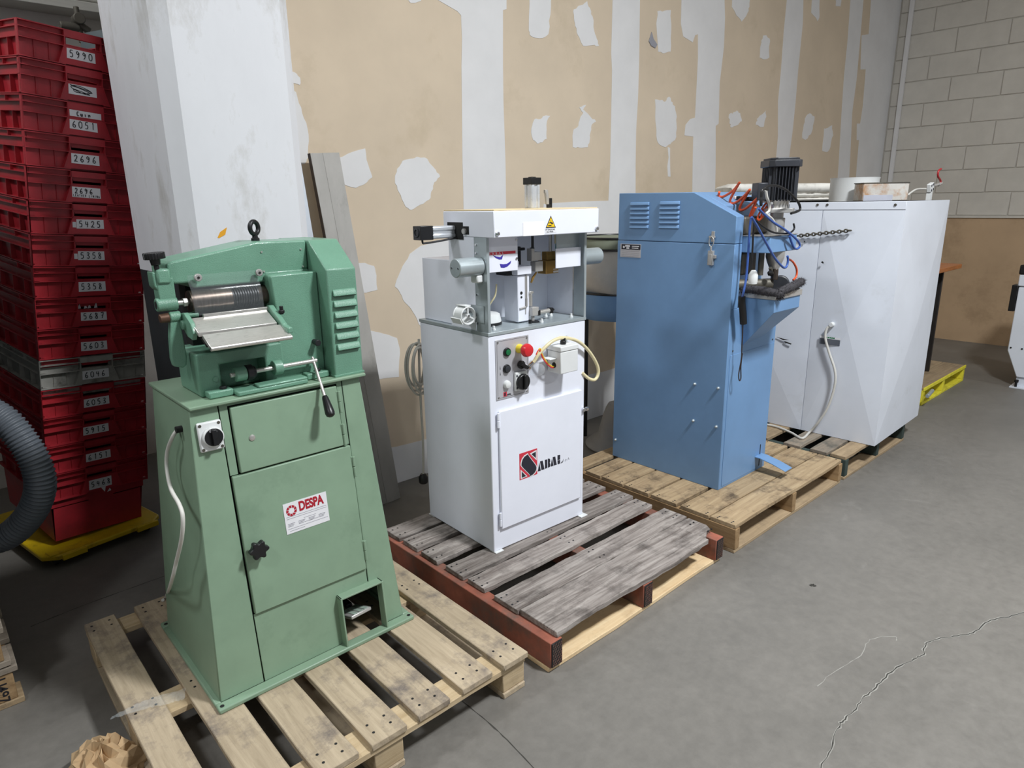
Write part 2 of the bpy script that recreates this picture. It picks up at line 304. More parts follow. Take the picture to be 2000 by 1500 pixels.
for o, ls in ((980, [[(230, -80), (410, -80), (412, 120), (395, 290), (370, 312), (320, 325), (270, 318), (240, 300), (228, 260)], [(610, 80), (670, 45), (725, 10), (748, 70), (770, 140), (785, 270), (805, 330), (825, 390), (760, 385), (690, 390), (640, 290), (622, 220), (612, 150)],
    [(275, 1015), (330, 1010), (360, 985), (410, 985), (382, 1030), (378, 1120), (380, 1180), (340, 1210), (300, 1220), (265, 1190), (250, 1090)], [(655, 912), (715, 890), (690, 930), (750, 990), (800, 1035), (762, 1060), (750, 1130), (745, 1190), (730, 1250), (660, 1255), (602, 1250), (608, 1100), (650, 1068), (665, 1000), (690, 960)],
    [(1320, 95), (1380, 92), (1435, 85), (1438, 260), (1432, 440), (1380, 452), (1328, 440), (1312, 200)], [(1300, 845), (1360, 848), (1385, 865), (1420, 820), (1450, 870), (1470, 920), (1485, 990), (1485, 1090), (1470, 1190), (1430, 1225), (1390, 1250), (1330, 1220), (1312, 1150), (1302, 1000)], [(1408, 1250), (1428, 1262), (1432, 1500), (1410, 1500)]]),
  (1340, [[(395, -60), (540, -60), (536, 60), (520, 110), (470, 185), (425, 130), (388, 60)], [(640, 360), (652, 305), (680, 300), (712, 350), (705, 490), (660, 505), (625, 490)], [(365, 970), (400, 955), (430, 938), (458, 960), (472, 1030), (440, 1060), (385, 1085), (368, 1050)], [(600, 1010), (640, 975), (675, 940), (680, 990), (660, 1070), (625, 1078), (592, 1060)],
   [(1070, -60), (1140, -60), (1132, 130), (1115, 180), (1062, 110)], [(1275, -40), (1330, -40), (1310, 55), (1270, 50)], [(1020, 985), (1050, 960), (1090, 990), (1075, 1070), (1058, 1140), (1010, 1188), (985, 1170), (998, 1060)], [(1172, 1090), (1205, 1085), (1240, 1065), (1248, 1150), (1228, 1220), (1200, 1290), (1155, 1280)]])):
    for i, l in enumerate(ls): patch(z4(o, rough(l, 7, 3, i)))
# torn scrap of paper facing and a row of nail marks
q = [P(a, b, 1, WY) for a, b in z4(980, [(1245, 350), (1270, 270), (1285, 330), (1318, 380), (1300, 410), (1265, 390)])]
MB().poly(q, (0, -.006, 0)).build('torn_paper_flap', M['greyprint'], wb, bevel=.002)

# block wall at the far end
wr = MB().box(XR, XR+.2, -7, WY, 0, 5.3).build('wall_right', M['mortar'], kind='structure')
rb = random.Random(3); zc = 1.325; me = None
for r_ in range(11):
    y = WY - (0 if r_ % 2 else .23) - (.0 if r_ % 2 else 0)
    cuts = [WY-.01] if r_ % 2 == 0 else [WY-.01]
    yy = 2.95 if r_ % 2 else 2.72
    while yy > .6: cuts.append(yy); yy -= .456
    for a, b_ in zip(cuts, cuts[1:]):
        MB().box(XR-.008-rb.uniform(0, .002), XR+.01, b_+.0035, a-.0035, zc+.0035, zc+.2285).build('block', M['block'], wr, bevel=.004, seg=1)
    zc += .232
MB().box(XR-.03, XR+.01, -3.5, WY-.01, .0, 1.30).build('hardboard_panel', M['hard'], wr)
MB().box(XR-.045, XR+.01, -3.5, WY-.01, 1.30, 1.322).build('ledge', M['block'], wr, bevel=.003)
MB().box(XR-.05, XR-.013, WY-.14, WY-.10, 1.32, 5.3).build('corner_strip', M['mud'], wr, bevel=.004)

# concrete column with chamfered arrises, charcoal below hand height
c_ = .0484; px0, px1, py0, py1 = .761, 1.245, 2.545, 3.19
def colm(za, zb, name, mt, par=None, kind=None):
    pr_ = [(px0, py0+c_), (px0+c_, py0), (px1-c_, py0), (px1, py0+c_), (px1, py1), (px0, py1)]
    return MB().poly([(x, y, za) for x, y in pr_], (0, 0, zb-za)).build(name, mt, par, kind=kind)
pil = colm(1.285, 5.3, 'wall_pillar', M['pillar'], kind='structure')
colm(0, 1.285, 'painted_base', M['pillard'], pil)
q = [P(a, b, 1, py0-.0005) for a, b in ((425, 464), (430, 453), (443, 444), (440, 458), (428, 465))]
MB().poly(q, (0, -.0008, 0)).build('sticker_remnant', M['orangetape'], pil)
# dim bay left of the column
wl = MB().box(-6, 1.24, 4.6, 4.75, 0, 5.3).build('wall_left', M['wallw'], kind='structure')
MB().box(-7, -6.8, -7, 7, 0, 5.3).build('wall_far_left', M['wallw'], kind='structure')
za = P(98, 14, 1, 4.45).z
for k, (h0, h1, d) in enumerate(((0, .05, .05), (.06, .13, .02), (.14, .46, .03), (.47, .95, .02), (.96, 1.5, .03))):
    MB().box(-5, 1.2, 4.6-.12-d, 4.6, za+h0, za+h1).build('header_panel', M['beam'], wl, bevel=.006)
# cuts and cracks in the slab
def strip(pts, w, name, mt, jit=0, z=.0008, seed=1):
    rr = random.Random(seed); pp = spline([P(a, b, 2, 0) for a, b in pts], 6)
    ll, rt = [], []
    for i, p in enumerate(pp):
        t = (pp[min(i+1, len(pp)-1)]-pp[max(i-1, 0)]).normalized(); s = Vector((-t.y, t.x, 0))
        p = p+s*rr.uniform(-jit, jit); ww = w*(1 if not jit else rr.uniform(.3, 1.3))
        ll.append(p+s*ww+Vector((0, 0, z))); rt.append(p-s*ww+Vector((0, 0, z)))
    n = len(ll); return MB().add(ll+rt, [(i, i+1, n+i+1, n+i) for i in range(n-1)]).build(name, mt, fl)
strip([(893, 1362), (950, 1408), (1000, 1455), (1070, 1530)], .0022, 'saw_cut', M['crack'], .0006)
strip([(60, 1224), (170, 1180), (300, 1133), (330, 1122)], .002, 'saw_cut', M['crack'], .0006)
CRK = [(1590, 1515), (1615, 1480), (1635, 1425), (1650, 1405), (1670, 1385), (1690, 1360), (1715, 1338), (1745, 1308), (1785, 1288), (1803, 1278), (1806, 1262), (1825, 1250), (1870, 1242), (1900, 1236), (1930, 1214), (1970, 1205), (2010, 1194)]
strip(CRK, .0045, 'crack_edge', M['crackl'], .004, .0006, 5)
strip(CRK, .0017, 'crack', M['crack'], .003, .0012, 5)
strip([(1595, 1340), (1640, 1305), (1680, 1280), (1700, 1250), (1745, 1243), (1752, 1252)], .0015, 'crack', M['crackl'], .003, .0006, 8)
strip([(1582, 1144), (1588, 1142), (1592, 1146)], .006, 'floor_debris', M['crack'], .003, .002, 9)

# ------------------------------------------------------------------ pallets
def plank(par, name, mt, x0, x1, y0, y1, z0, z1, ax, jit=.0012, seed=0, wav=0, n=9):
    """one sawn board: outline in plan with slightly uneven long edges"""
    rr = random.Random(seed); A, B = [], []
    for i in range(n+1):
        t = i/n
        if ax == 0:
            x = x0+(x1-x0)*t; A.append((x, y0+rr.uniform(-jit, jit)+wav*math.sin(7*t+seed), z0)); B.append((x, y1+rr.uniform(-jit, jit), z0))
        else:
            y = y0+(y1-y0)*t; A.append((x0+rr.uniform(-jit, jit), y, z0)); B.append((x1+rr.uniform(-jit, jit), y, z0))
    return MB(par.location).poly(A+B[::-1], (0, 0, z1-z0)).build(name, mt, par, bevel=.002, seg=1)
def nails(par, pts, z):
    b = MB(par.location)
    for x, y in pts: b.cyl((x, y, z-.002), (x, y, z+.0006), .0042, n=7)
    o = b.build('nail_heads', M['blackm'], par); o['kind'] = 'stuff'
rn = random.Random(11)
# 1: pale block pallet under the green machine
p1 = thing('wooden_pallet', 'pale pine block pallet with wide-gapped slats under the green machine', 'pallet', (.756, 1.96, 0), group='pallets in a row')
xs = [(.246, .405), (.405+.0, .405)][:1] + [(.508-.098, .508)] + [(.549, .661), (.699, .809), (.850, .960), (1.007, 1.123), (1.165, 1.268)]
xs[0] = (.246, .340); xs[1] = (.402, .508)
for i, (a, b) in enumerate(xs): plank(p1, 'deck_slat', M['w1'], a, b, 1.357+rn.uniform(-.008, .006), 2.52, .117, .137, 1, seed=i)
for i, (a, b) in enumerate(((1.362, 1.461), (1.888, 2.0), (2.43, 2.515))): plank(p1, 'cross_board', M['w1x'], .248, 1.266, a, b, .096, .1165, 0, seed=20+i)
for a in (.25, .71, 1.175):
    for b in (1.37, 1.89, 2.41): MB(p1.location).box(a, a+.092, b, b+.1, .02, .0955).build('spacer_block', M['w1x'], p1, bevel=.003)
for i, a in enumerate((.25, .71, 1.175)): plank(p1, 'runner_board', M['w1'], a, a+.092, 1.365, 2.515, 0, .0195, 1, seed=30+i)
nails(p1, [(x+d, y+e) for a, b in xs for x in ((a+b)/2,) for d in (-.028, .026) for y in (1.41, 1.94, 2.47) for e in (-.015, .02)], .137)
# 2: weathered red-sided stringer pallet under the white machine
p2 = thing('wooden_pallet', 'weathered grey pallet with red painted stringers under the white machine', 'pallet', (1.92, 1.85, 0), group='pallets in a row')
for i, (a, b, x0, x1, w) in enumerate(((1.352, 1.535, 1.405, 2.33, .006), (1.542, 1.668, 1.398, 2.452, 0), (1.722, 1.826, 1.40, 2.440, .003), (1.852, 1.962, 1.395, 2.455, .002), (2.014, 2.128, 1.39, 2.44, 0), (2.158, 2.262, 1.392, 2.44, .002), (2.285, 2.40, 1.388, 2.445, 0))):
    plank(p2, 'deck_board', M['w2'], x0, x1, a, b, .117, .137+(.003 if i == 0 else 0), 0, .003, i, w, 22)
q = [(2.325, 1.40), (2.36, 1.385), (2.39, 1.402), (2.43, 1.41), (2.45, 1.44), (2.452, 1.535), (2.33, 1.538)]
MB(p2.location).poly([(x, y, .118) for x, y in q], (0, 0, .016)).build('broken_board_end', M['w2'], p2, bevel=.004)
for i, a in enumerate((1.368, 1.873, 2.382)):
    MB(p2.location).box(a, a+.055, 1.348, 2.41, .019, .1165).build('stringer', M['redpaint'], p2, bevel=.003)
    pl = MB(p2.location).box(a+.004, a+.053, 1.3445, 1.349, .022, .113).build('nail_plate', M['blackm'], p2, bevel=.001)
    b = MB(p2.location)
    for r_ in range(9):
        for c in range(6): b.box(a+.008+c*.0075+(r_ % 2)*.0025, a+.0105+c*.0075+(r_ % 2)*.0025, 1.3438, 1.346, .0265+r_*.0095, .0325+r_*.0095)
    o = b.build('plate_slots', M['redpaint'], pl); o['kind'] = 'stuff'
plank(p2, 'runner_board', M['w2f'], 1.366, 2.43, 1.354, 1.47, .001, .0185, 0, .001, 40, .003)
plank(p2, 'runner_board', M['w2'], 1.366, 2.43, 2.28, 2.40, .001, .0185, 0, .001, 41)
nails(p2, [(x+d, y) for x in (1.42, 1.90, 2.41) for d in (-.012, .014) for y in (1.40, 1.49, 1.58, 1.64, 1.75, 1.80, 1.88, 1.94, 2.04, 2.1, 2.18, 2.24, 2.31, 2.37)], .137)
# 3: brown pallet under the blue machine
p3 = thing('wooden_pallet', 'light brown stringer pallet with closely spaced boards under the blue machine', 'pallet', (3.09, 1.85, 0), group='pallets in a row')
for i, (a, b) in enumerate(((1.345, 1.472), (1.479, 1.632), (1.653, 1.803), (1.817, 1.966), (1.976, 2.115), (2.128, 2.225), (2.262, 2.36))):
    plank(p3, 'deck_board', M['w3'], 2.53, 3.645, a, b, .117, .137, 0, .0012, 50+i, .003 if i == 0 else 0)
for i, a in enumerate((2.527, 3.07, 3.613)):
    MB(p3.location).box(a, a+.037, 1.34, 2.362, .018, .1165).build('stringer', M['w3y'], p3, bevel=.002)
for i, (a, b) in enumerate(((1.342, 1.45), (1.55, 1.64), (1.83, 1.92), (2.25, 2.36))): plank(p3, 'runner_board', M['w5'], 2.527, 3.65, a, b, 0, .0175, 0, .001, 60+i)
nails(p3, [(x, y) for x in (2.54, 2.555, 3.63) for y in (1.37, 1.44, 1.5, 1.6, 1.68, 1.77, 1.84, 1.94, 2.0, 2.09)], .137)
# 4: dark painted pallet under the big cabinet
p4 = thing('wooden_pallet', 'grey-green painted pallet with split boards beneath the big white cabinet', 'pallet', (4.2, 1.85, 0), group='pallets in a row')
for i, (a, b, x0) in enumerate(((1.345, 1.435, 3.705), (1.45, 1.545, 3.70), (1.60, 1.70, 3.69), (1.80, 1.93, 3.69), (2.0, 2.1, 3.7), (2.2, 2.3, 3.7))):
    plank(p4, 'deck_board', M['w5'] if i in (0, 3) else M['w4'], x0, 4.62, a, b, .116, .1355, 0, .003, 70+i)
for a in (3.705, 4.16, 4.585): MB(p4.location).box(a, a+.038, 1.343, 2.32, .018, .1155).build('stringer', M['greendrk'], p4, bevel=.003)
plank(p4, 'runner_board', M['w5'], 3.70, 4.63, 1.343, 1.43, 0, .0175, 0, .001, 80)
plank(p4, 'runner_board', M['w4'], 3.70, 4.63, 2.2, 2.3, 0, .0175, 0, .001, 81)
# 5: yellow pallet at the far end
p5 = thing('wooden_pallet', 'yellow-edged pallet with a solid brown deck at the far end', 'pallet', (6.05, 1.95, 0), group='pallets in a row')
for i in range(6): plank(p5, 'deck_board', M['w5'], 5.53, 6.565, 1.525+i*.165, 1.685+i*.165, .118, .137, 0, .0008, 90+i)
for a in (5.53, 6.0, 6.525): MB(p5.location).box(a, a+.045, 1.52, 2.5, .02, .1175).build('stringer', M['yw'], p5, bevel=.003)
MB(p5.location).box(5.53, 6.57, 1.514, 1.523, .112, .138).build('edge_board', M['yw'], p5, bevel=.002)
for a in (1.52, 1.95, 2.4): MB(p5.location).box(5.53, 6.57, a, a+.1, .0, .0195).build('runner_board', M['yw'], p5, bevel=.002)
tag(MB((5.6, 1.42, .06)).cyl((5.46, 1.47, .10), (5.66, 1.496, .098), .014, n=14).build('steel_pipe', M['galv'], bevel=.002), 'short grey pipe end poking out at the front of the yellow pallet', 'pipe')
# left: two grey pallets piled at the edge of the picture
for k, (za, lab) in enumerate(((0, 'lower dusty pallet at the left edge with black writing on its block'), (.142, 'upper dusty grey pallet at the left edge carrying a white paper sheet'))):
    pL = thing('wooden_pallet', lab, 'pallet', (-.46, 2.9, za), group='pallets piled at the left')
    dx = -.012*k
    for i in range(5): plank(pL, 'deck_board', M['wl'], -.97+dx, .045+dx, 2.425+i*.19, 2.575+i*.19, za+.118, za+.138, 0, .002, 100+i+k*9)
    for a in (-.96, -.52, -.045): MB(pL.location).box(a+dx, a+.075+dx, 2.43, 3.33, za+.0205, za+.1175).build('spacer_block', M['w3y'], pL, bevel=.003)
    for a in (2.425, 2.85, 3.2): plank(pL, 'runner_board', M['w3'] if k == 0 else M['wl'], -.97+dx, .045+dx, a, a+.1, za, za+.02, 0, .001, 110)
    if k == 0:
        w_ = text('U497', .04, frame_M((-.018, 2.4292, .108), (0, 0, -1), (1, 0, 0)), M['ink'], pL, 'marker_writing', off=.0004)
        w_.data.transform(Matrix.Translation(-pL.location))
tag(MB((-.01, 2.41, .24)).box(-.09, -.004, 2.41, 2.4115, .195, .25).build('paper_sheet', M['paper']), 'white paper sheet hanging on the piled pallets at the left edge', 'paper')

# ------------------------------------------------------------------ litter by the pale pallet
def crumple(name, mt, c, rx, ry, h, seed, lab, cat):
    rr = random.Random(seed); b = MB(c); n, m_ = 22, 9; vs = []; fs = []
    for j in range(m_+1):
        for i in range(n):
            a = 2*math.pi*i/n; t = j/m_; k = math.sin(t*math.pi/2)
            w = rr.uniform(.8, 1.16) if 0 < j else 1
            vs.append((c[0]+rx*k*w*math.cos(a), c[1]+ry*k*w*math.sin(a), max(.002, c[2]+h*math.cos(t*math.pi/2)*rr.uniform(.72, 1.15))))
    for j in range(m_):
        for i in range(n):
            q_ = (j*n+i, j*n+(i+1) % n, (j+1)*n+(i+1) % n, (j+1)*n+i)
            fs += [(q_[0], q_[1], q_[2]), (q_[0], q_[2], q_[3])]
    return tag(b.add(vs, fs).build(name, mt, ang=12), lab, cat)
crumple('crumpled_kraft_paper', M['kraft'], (.168, 1.90, 0), .095, .12, .105, 5, 'crumpled brown kraft paper on the floor against the pale pallet', 'paper')
pp = spline([P(216, 1404, 2, .16), P(255, 1388, 2, .15), P(300, 1372, 2, .144), P(340, 1362, 2, .1425), P(362, 1356, 2, .142)], 8)
b = MB(pp[0]); rr = random.Random(4); n = len(pp); vs = []
for i, p in enumerate(pp):
    w = .005+.019*min(1, i/(n*.55)); s = Vector((.35, .94, 0))
    for k in range(5): vs.append(p+s*(w*(k-2)/2)+Vector((0, 0, rr.uniform(0, .005))))
b.add(vs, [(i*5+k, i*5+k+1, i*5+k+6, i*5+k+5) for i in range(n-1) for k in range(4)])
tag(b.build('stretch_film_tail', M['film'], ang=8), 'twisted strip of clear stretch film lying across the pale pallet', 'plastic film')

# ------------------------------------------------------------------ green splitting machine on its tapered stand
G = thing('leather_splitting_machine', 'green leather splitting machine on a tapered green cabinet stand', 'machine', (.771, 2.035, .137))
go = G.location.copy(); mb = lambda: MB(go)
def FP(x, z, d=0): return (x, 1.785+(z-.157)*(.083/.849)-d, z)
def fpoly(xz, d0, d1): return mb().poly([FP(x, z, d0) for x, z in xz], (0, -(d1-d0), 0))
rect = lambda x0, x1, z0, z1: [(x0, z0), (x1, z0), (x1, z1), (x0, z1)]
bp = mb().box(.44, 1.102, 1.75, 1.785, .137, .152); bp.box(.44, 1.102, 2.285, 2.32, .137, .152); bp.box(.44, .475, 1.785, 2.285, .137, .152); bp.box(1.067, 1.102, 1.785, 2.285, .137, .152)
bpo = bp.build('base_flange', M['green'], G, bevel=.004)
for x in (.453, 1.089):
    for y in (1.765, 2.30): mb().cyl((x, y, .1525), (x, y, .1532), .006, n=12).build('bolt_hole', M['dark'], bpo)
T_, Bm = 1.004, .150
mb().poly([(.455, 1.789, Bm), (.455, 2.285, Bm), (.509, 2.21, T_), (.509, 1.868, T_)], (.004, 0, 0)).build('side_panel', M['green'], G, bevel=.003)
mb().poly([(1.08, 1.789, Bm), (1.08, 2.285, Bm), (1.026, 2.21, T_), (1.026, 1.868, T_)], (-.004, 0, 0)).build('side_panel', M['green'], G, bevel=.003)
mb().poly([(.456, 2.286, Bm), (1.079, 2.286, Bm), (1.025, 2.21, T_), (.510, 2.21, T_)], (0, -.004, 0)).build('back_panel', M['green'], G)
fpoly([(.456, .150), (.5835, .150), (.5835, T_), (.510, T_)], -.004, 0).build('front_stile', M['green'], G, bevel=.003)
fpoly([(.9645, T_), (1.025, T_), (1.079, .150), (.995, .150), (.995, .31), (.9645, .31)], -.004, 0).build('front_stile', M['green'], G, bevel=.003)
fpoly([(.5865, .150), (.853, .150), (.853, .31), (.9615, .31), (.9615, .3685), (.5865, .3685)], -.004, 0).build('lower_panel', M['green'], G, bevel=.0015)
fpoly(rect(.583, .965, .30, T_), -.016, -.012).build('inner_backing', M['dark'], G)
b = fpoly(rect(.5865, .609, .796, T_), -.004, 0)
for r_ in (rect(.9445, .9615, .796, T_), rect(.609, .9445, .994, T_)): b.poly([FP(x, z, -.004) for x, z in r_], (0, -.004, 0))
b.build('drawer_frame', M['green'], G, bevel=.001)
dd = fpoly(rect(.6135, .9405, .7985, .9895), -.006, .009).build('upper_door', M['green'], G, bevel=.003)
d2 = fpoly(rect(.5885, .9605, .371, .7935), -.006, .009).build('lower_door', M['green'], G, bevel=.003)
def hinge(x, z, L_, par):
    b = mb(); p0, p1, p2 = FP(x, z, .010), FP(x, z-L_*.48, .010), FP(x, z-L_, .010)
    b.cyl(p0, p1, .0058, n=12); b.cyl((p1[0], p1[1], p1[2]-.0015), p2, .0052, n=12); b.box(x-.008, x, p1[1]+.002, p1[1]+.01, z-L_, z)
    b.build('hinge', M['green'], par, bevel=.001)
hinge(.9435, .973, .068, dd); hinge(.9435, .868, .068, dd); hinge(.9635, .756, .066, d2); hinge(.9635, .470, .068, d2)
sx, sy, sz = FP(.66, .893, .009)
mb().lathe([(.0095, 0), (.0085, .003), (.004, .0048), (.003, .0048)], (sx, sy, sz), (0, -1, 0), 20).build('button_screw', M['steel'], dd)
# star knob
kx, ky, kz = FP(.619, .575, .009)
b = mb().cyl((kx, ky, kz), (kx, ky-.018, kz), .012, .014)
b.poly([(kx+(.0245+.0045*math.cos(6*a))*math.cos(a), ky-.018, kz+(.0245+.0045*math.cos(6*a))*math.sin(a)) for a in [2*math.pi*i/60 for i in range(60)]], (0, -.018, 0))
b.build('star_knob', M['black'], d2, bevel=.004)
# maker's plate
pm = fpoly(rect(.7165, .8565, .577, .672), .0092, .0104).build('maker_plate', M['paper'], d2)
def fM(x, z, d): return Matrix.Translation(-go) @ frame_M(FP(x, z, d), (1, 0, 0), Vector(FP(0, 1, 0))-Vector(FP(0, 0, 0)))
text('DESPA', .040, fM(.764, .6385, .0106), M['despared'], pm, 'plate_lettering', off=.0016, sx=.70, sp=.98)
b = mb(); cx, cz = .7405, .6465
for k in range(9):
    a = 2*math.pi*k/9; pt = lambda r, w: FP(cx+r*math.cos(w), cz+r*math.sin(w), .0104)
    b.poly([pt(.0085, a), pt(.0168, a+.12), pt(.0168, a+.45), pt(.0165, a+.72), pt(.0105, a+.58)], (0, -.0006, 0))
b.build('plate_emblem', M['despared'], pm)
b = mb()
for z, x0, x1 in ((.6285, .722, .852), (.6225, .722, .852), (.6125, .775, .815), (.599, .775, .825), (.591, .722, .852), (.584, .727, .775)):
    b.poly([FP(x, zz, .0104) for x, zz in rect(x0, x1, z, z+.0011)], (0, -.0004, 0))
for x in (.724, .757, .790, .823):
    for k in range(3): b.poly([FP(xx, zz, .0104) for xx, zz in rect(x, x+.022-k*.003, .6065-k*.004, .6082-k*.004)], (0, -.0004, 0))
b.build('plate_small_print', M['greyprint'], pm)
# rotary switch
sw = fpoly(rect(.5185, .5825, .8835, .9655), 0, .012).build('rotary_switch', M['white2'], G, bevel=.004)
c = Vector(FP(.5545, .9225, .012)); nrm = Vector((0, -1, .0978)).normalized()
mb().cyl(c, c+nrm*.010, .0295, .0275, 36).build('switch_ring', M['white2'], sw, bevel=.002)
kn = mb().cyl(c+nrm*.010, c+nrm*.0125, .0245, n=36); Mk = frame_M(c+nrm*.0125, (1, 0, 0), (0, .0978, 1)); kn.box(-.0065, .0065, -.022, .022, 0, .011, Mk)
kno = kn.build('switch_knob', M['black'], sw, bevel=.002)
for x in (.5255, .5755):
    for z in (.891, .958): mb().cyl(FP(x, z, .0118), FP(x, z, .0126), .0045, n=12).build('switch_screw', M['oldmetal'], sw)
text('0', .009, fM(.544, .939, .0255), M['paper'], kno, 'switch_mark'); text('1', .009, fM(.561, .937, .0255), M['paper'], kno, 'switch_mark')
# supply cord
gp = [P(348, 838, 0, .502)]+[P(a, b_, 0, x) for a, b_, x in ((338, 852, .482), (327, 882, .472), (326, 915, .464), (334, 955, .450), (350, 985, .444), (357, 1010, .440), (355, 1050, .434), (345, 1095, .428), (334, 1140, .425))]+[P(324, 1166, 2, .145), P(318, 1172, 2, .144)]
mb().sweep(spline(gp, 8), .0055, 10).build('supply_cord', M['cable'], G)
hp = P(352, 838, 0, .5)
mb().cyl((hp.x-.012, hp.y, hp.z), (hp.x+.008, hp.y, hp.z), .0095, n=14).build('cord_grommet', M['dark'], G)
# treadle and its guard
tg = mb()
for a in (rect(.846, .852, .140, .320), rect(.996, 1.002, .140, .320), rect(.846, 1.002, .314, .320)): tg.poly([(x, 1.806 if z > .2 else 1.79, z) for x, z in a], (0, -.036, 0))
tg.build('treadle_guard', M['green'], G, bevel=.0015)
b = mb(); Mt = Matrix.Translation((.923, 1.80, .222)) @ Matrix.Rotation(R(-16), 4, 'X') @ Matrix.Rotation(R(8), 4, 'Z')
b.box(-.04, .04, -.012, .075, -.006, .006, Mt); tr = b.build('treadle', M['nickel'], G, bevel=.003)
b = mb()
for x in (-.026, -.005, .016): b.box(x, x+.016, -.008, .068, .0061, .0075, Mt)
b.build('treadle_grip', mat('worn_pale_green', (150, 166, 154), .6, var=.2, vs=60), tr)
mb().box(.912, .934, 1.87, 2.10, .205, .222).build('treadle_arm', M['blackm'], G, bevel=.002)
mb().box(.868, .892, 1.84, 1.90, .275, .295).build('inner_bracket', M['redpaint'], G, bevel=.002)
# top plate
mb().box(.504, 1.040, 1.848, 2.232, 1.0045, 1.0155).build('top_plate', M['green'], G, bevel=.0035)
zt = 1.016
# head casting
hc = mb()
hc.poly([(x, 1.922, z) for x, z in ((.562, zt), (.562, 1.140), (.81, 1.140), (.81, zt), (.752, zt), (.752, 1.102), (.622, 1.102), (.622, zt))], (0, .178, 0)); hc.box(.615, .76, 1.985, 2.09, zt, 1.11)
hc.box(.80, .9405, 1.974, 2.15, zt, 1.345)
hc.poly([(.537, 1.976, 1.345), (.537, 1.976, 1.386), (.552, 1.976, 1.392), (.79, 1.976, 1.4325), (.9405, 1.976, 1.4305), (.9405, 1.976, 1.345), (.80, 1.976, 1.315), (.597, 1.976, 1.315), (.593, 1.976, 1.331), (.548, 1.976, 1.331)], (0, .155, 0))
hco = hc.build('head_casting', M['hammer'], G, bevel=.006, seg=3)
mb().poly([(.800, 1.976, zt), (.800, 1.976, 1.14), (.806, 1.976, 1.20), (.796, 1.976, 1.33), (.800, 1.976, 1.337), (.9405, 1.976, 1.339), (.9405, 1.976, zt)], (0, -.053, 0)).build('gear_housing', M['hammer'], hco, bevel=.009, seg=3)
mb().box(.60, .80, 2.06, 2.12, 1.14, 1.335).build('throat_back', M['dark'], hco)
ft = mb().box(.572, .640, 1.887, 1.925, zt, 1.036); ft.box(.64, .85, 1.857, 1.925, zt, 1.030); ft.box(.862, .937, 1.888, 1.925, zt, 1.036); ft.box(.70, .85, 1.857, 1.90, 1.028, 1.037)
fto = ft.build('mounting_foot', M['hammer'], hco, bevel=.004)
for x, y in ((.617, 1.903), (.905, 1.905)): mb().cyl((x, y, 1.036), (x, y, 1.044), .0105, n=6).build('hex_bolt', M['blackm'], fto, bevel=.001)
for x, z in ((.799, 1.403), (.921, 1.404), (.923, 1.352), (.80, 1.346)): mb().cyl((x, 1.977, z), (x, 1.973, z), .0028, n=8).build('drive_pin', M['steel'], hco)
mb().cyl((.605, 1.925, 1.063), (.605, 1.919, 1.063), .007, n=14).build('core_plug', M['hammer'], hco)
b = mb().cyl((.911, 1.93, 1.126), (.911, 1.902, 1.125), .008, n=12); b.cyl((.911, 1.902, 1.125), (.911, 1.894, 1.125), .0105, n=6)
b.build('stop_bolt', M['blackm'], G, bevel=.001)
# left bearing post with adjusting handwheel
b = mb().box(.504, .547, 1.968, 2.01, 1.285, 1.350); b.cyl((.496, 1.978, 1.279), (.549, 1.978, 1.279), .0185, n=28)
b.poly([(.497, 1.97, 1.33), (.497, 1.97, 1.368), (.506, 1.97, 1.366), (.523, 1.97, 1.335), (.547, 1.97, 1.331), (.547, 1.97, 1.32), (.504, 1.97, 1.318)], (0, .05, 0))
bpst = b.build('bearing_post', M['hammer'], G, bevel=.003)
mb().cyl((.4965, 1.978, 1.279), (.4952, 1.978, 1.279), .0105, n=20).build('bearing_bore', M['dark'], bpst)
b = mb().box(.505, .540, 1.962, 1.998, 1.335, 1.375)
b.build('clamp_block', M['hammer'], hco, bevel=.006)
hw = mb(); c = Vector((.509, 1.972, 1.4015)); ax = Vector((-.06, 0, 1)).normalized()
Mh = frame_M(c, (1, 0, .06), (0, 1, 0))
hw.poly([Mh @ Vector(((.026+.0011*math.cos(22*a))*math.cos(a), (.026+.0011*math.cos(22*a))*math.sin(a), 0)) for a in [2*math.pi*i/132 for i in range(132)]], ax*.017)
hw.cyl(c, c-ax*.016, .0135, .0115, 20); hw.cyl(c-ax*.016, c-ax*.06, .0065, n=14)
hw.build('adjusting_handwheel', M['black'], G, bevel=.0015)
# rollers
b = mb().cyl((.547, 1.982, 1.279), (.600, 1.982, 1.279), .0075, n=16); b.cyl((.566, 1.982, 1.279), (.577, 1.982, 1.279), .0125, n=6)
b.build('roller_shaft', M['steel'], G, bevel=.0008)
mb().lathe([(.010, .58), (.0315, .583), (.0325, .60), (.0325, .64), (.0331, .66), (.0325, .69), (.0325, .694)], (0, 1.985, 1.278), (1, 0, 0), 40).build('feed_roller', M['roller'], G)
pr_ = []
for i in range(11): x = .694+i*.0072; pr_ += [(.0262, x), (.0305, x+.0018), (.0305, x+.0046), (.0262, x+.0064)]
mb().lathe(pr_+[(.02, .776)], (0, 1.985, 1.278), (1, 0, 0), 36).build('grooved_roller', M['blackm'], G)
mb().lathe([(.012, .770), (.024, .774), (.028, .79), (.028, .80)], (0, 1.985, 1.278), (1, 0, 0), 28).build('roller_collar', M['roller'], G)
mb().cyl((.60, 2.0, 1.232), (.79, 2.0, 1.232), .017, n=20).build('pressure_roller', M['dark'], G)
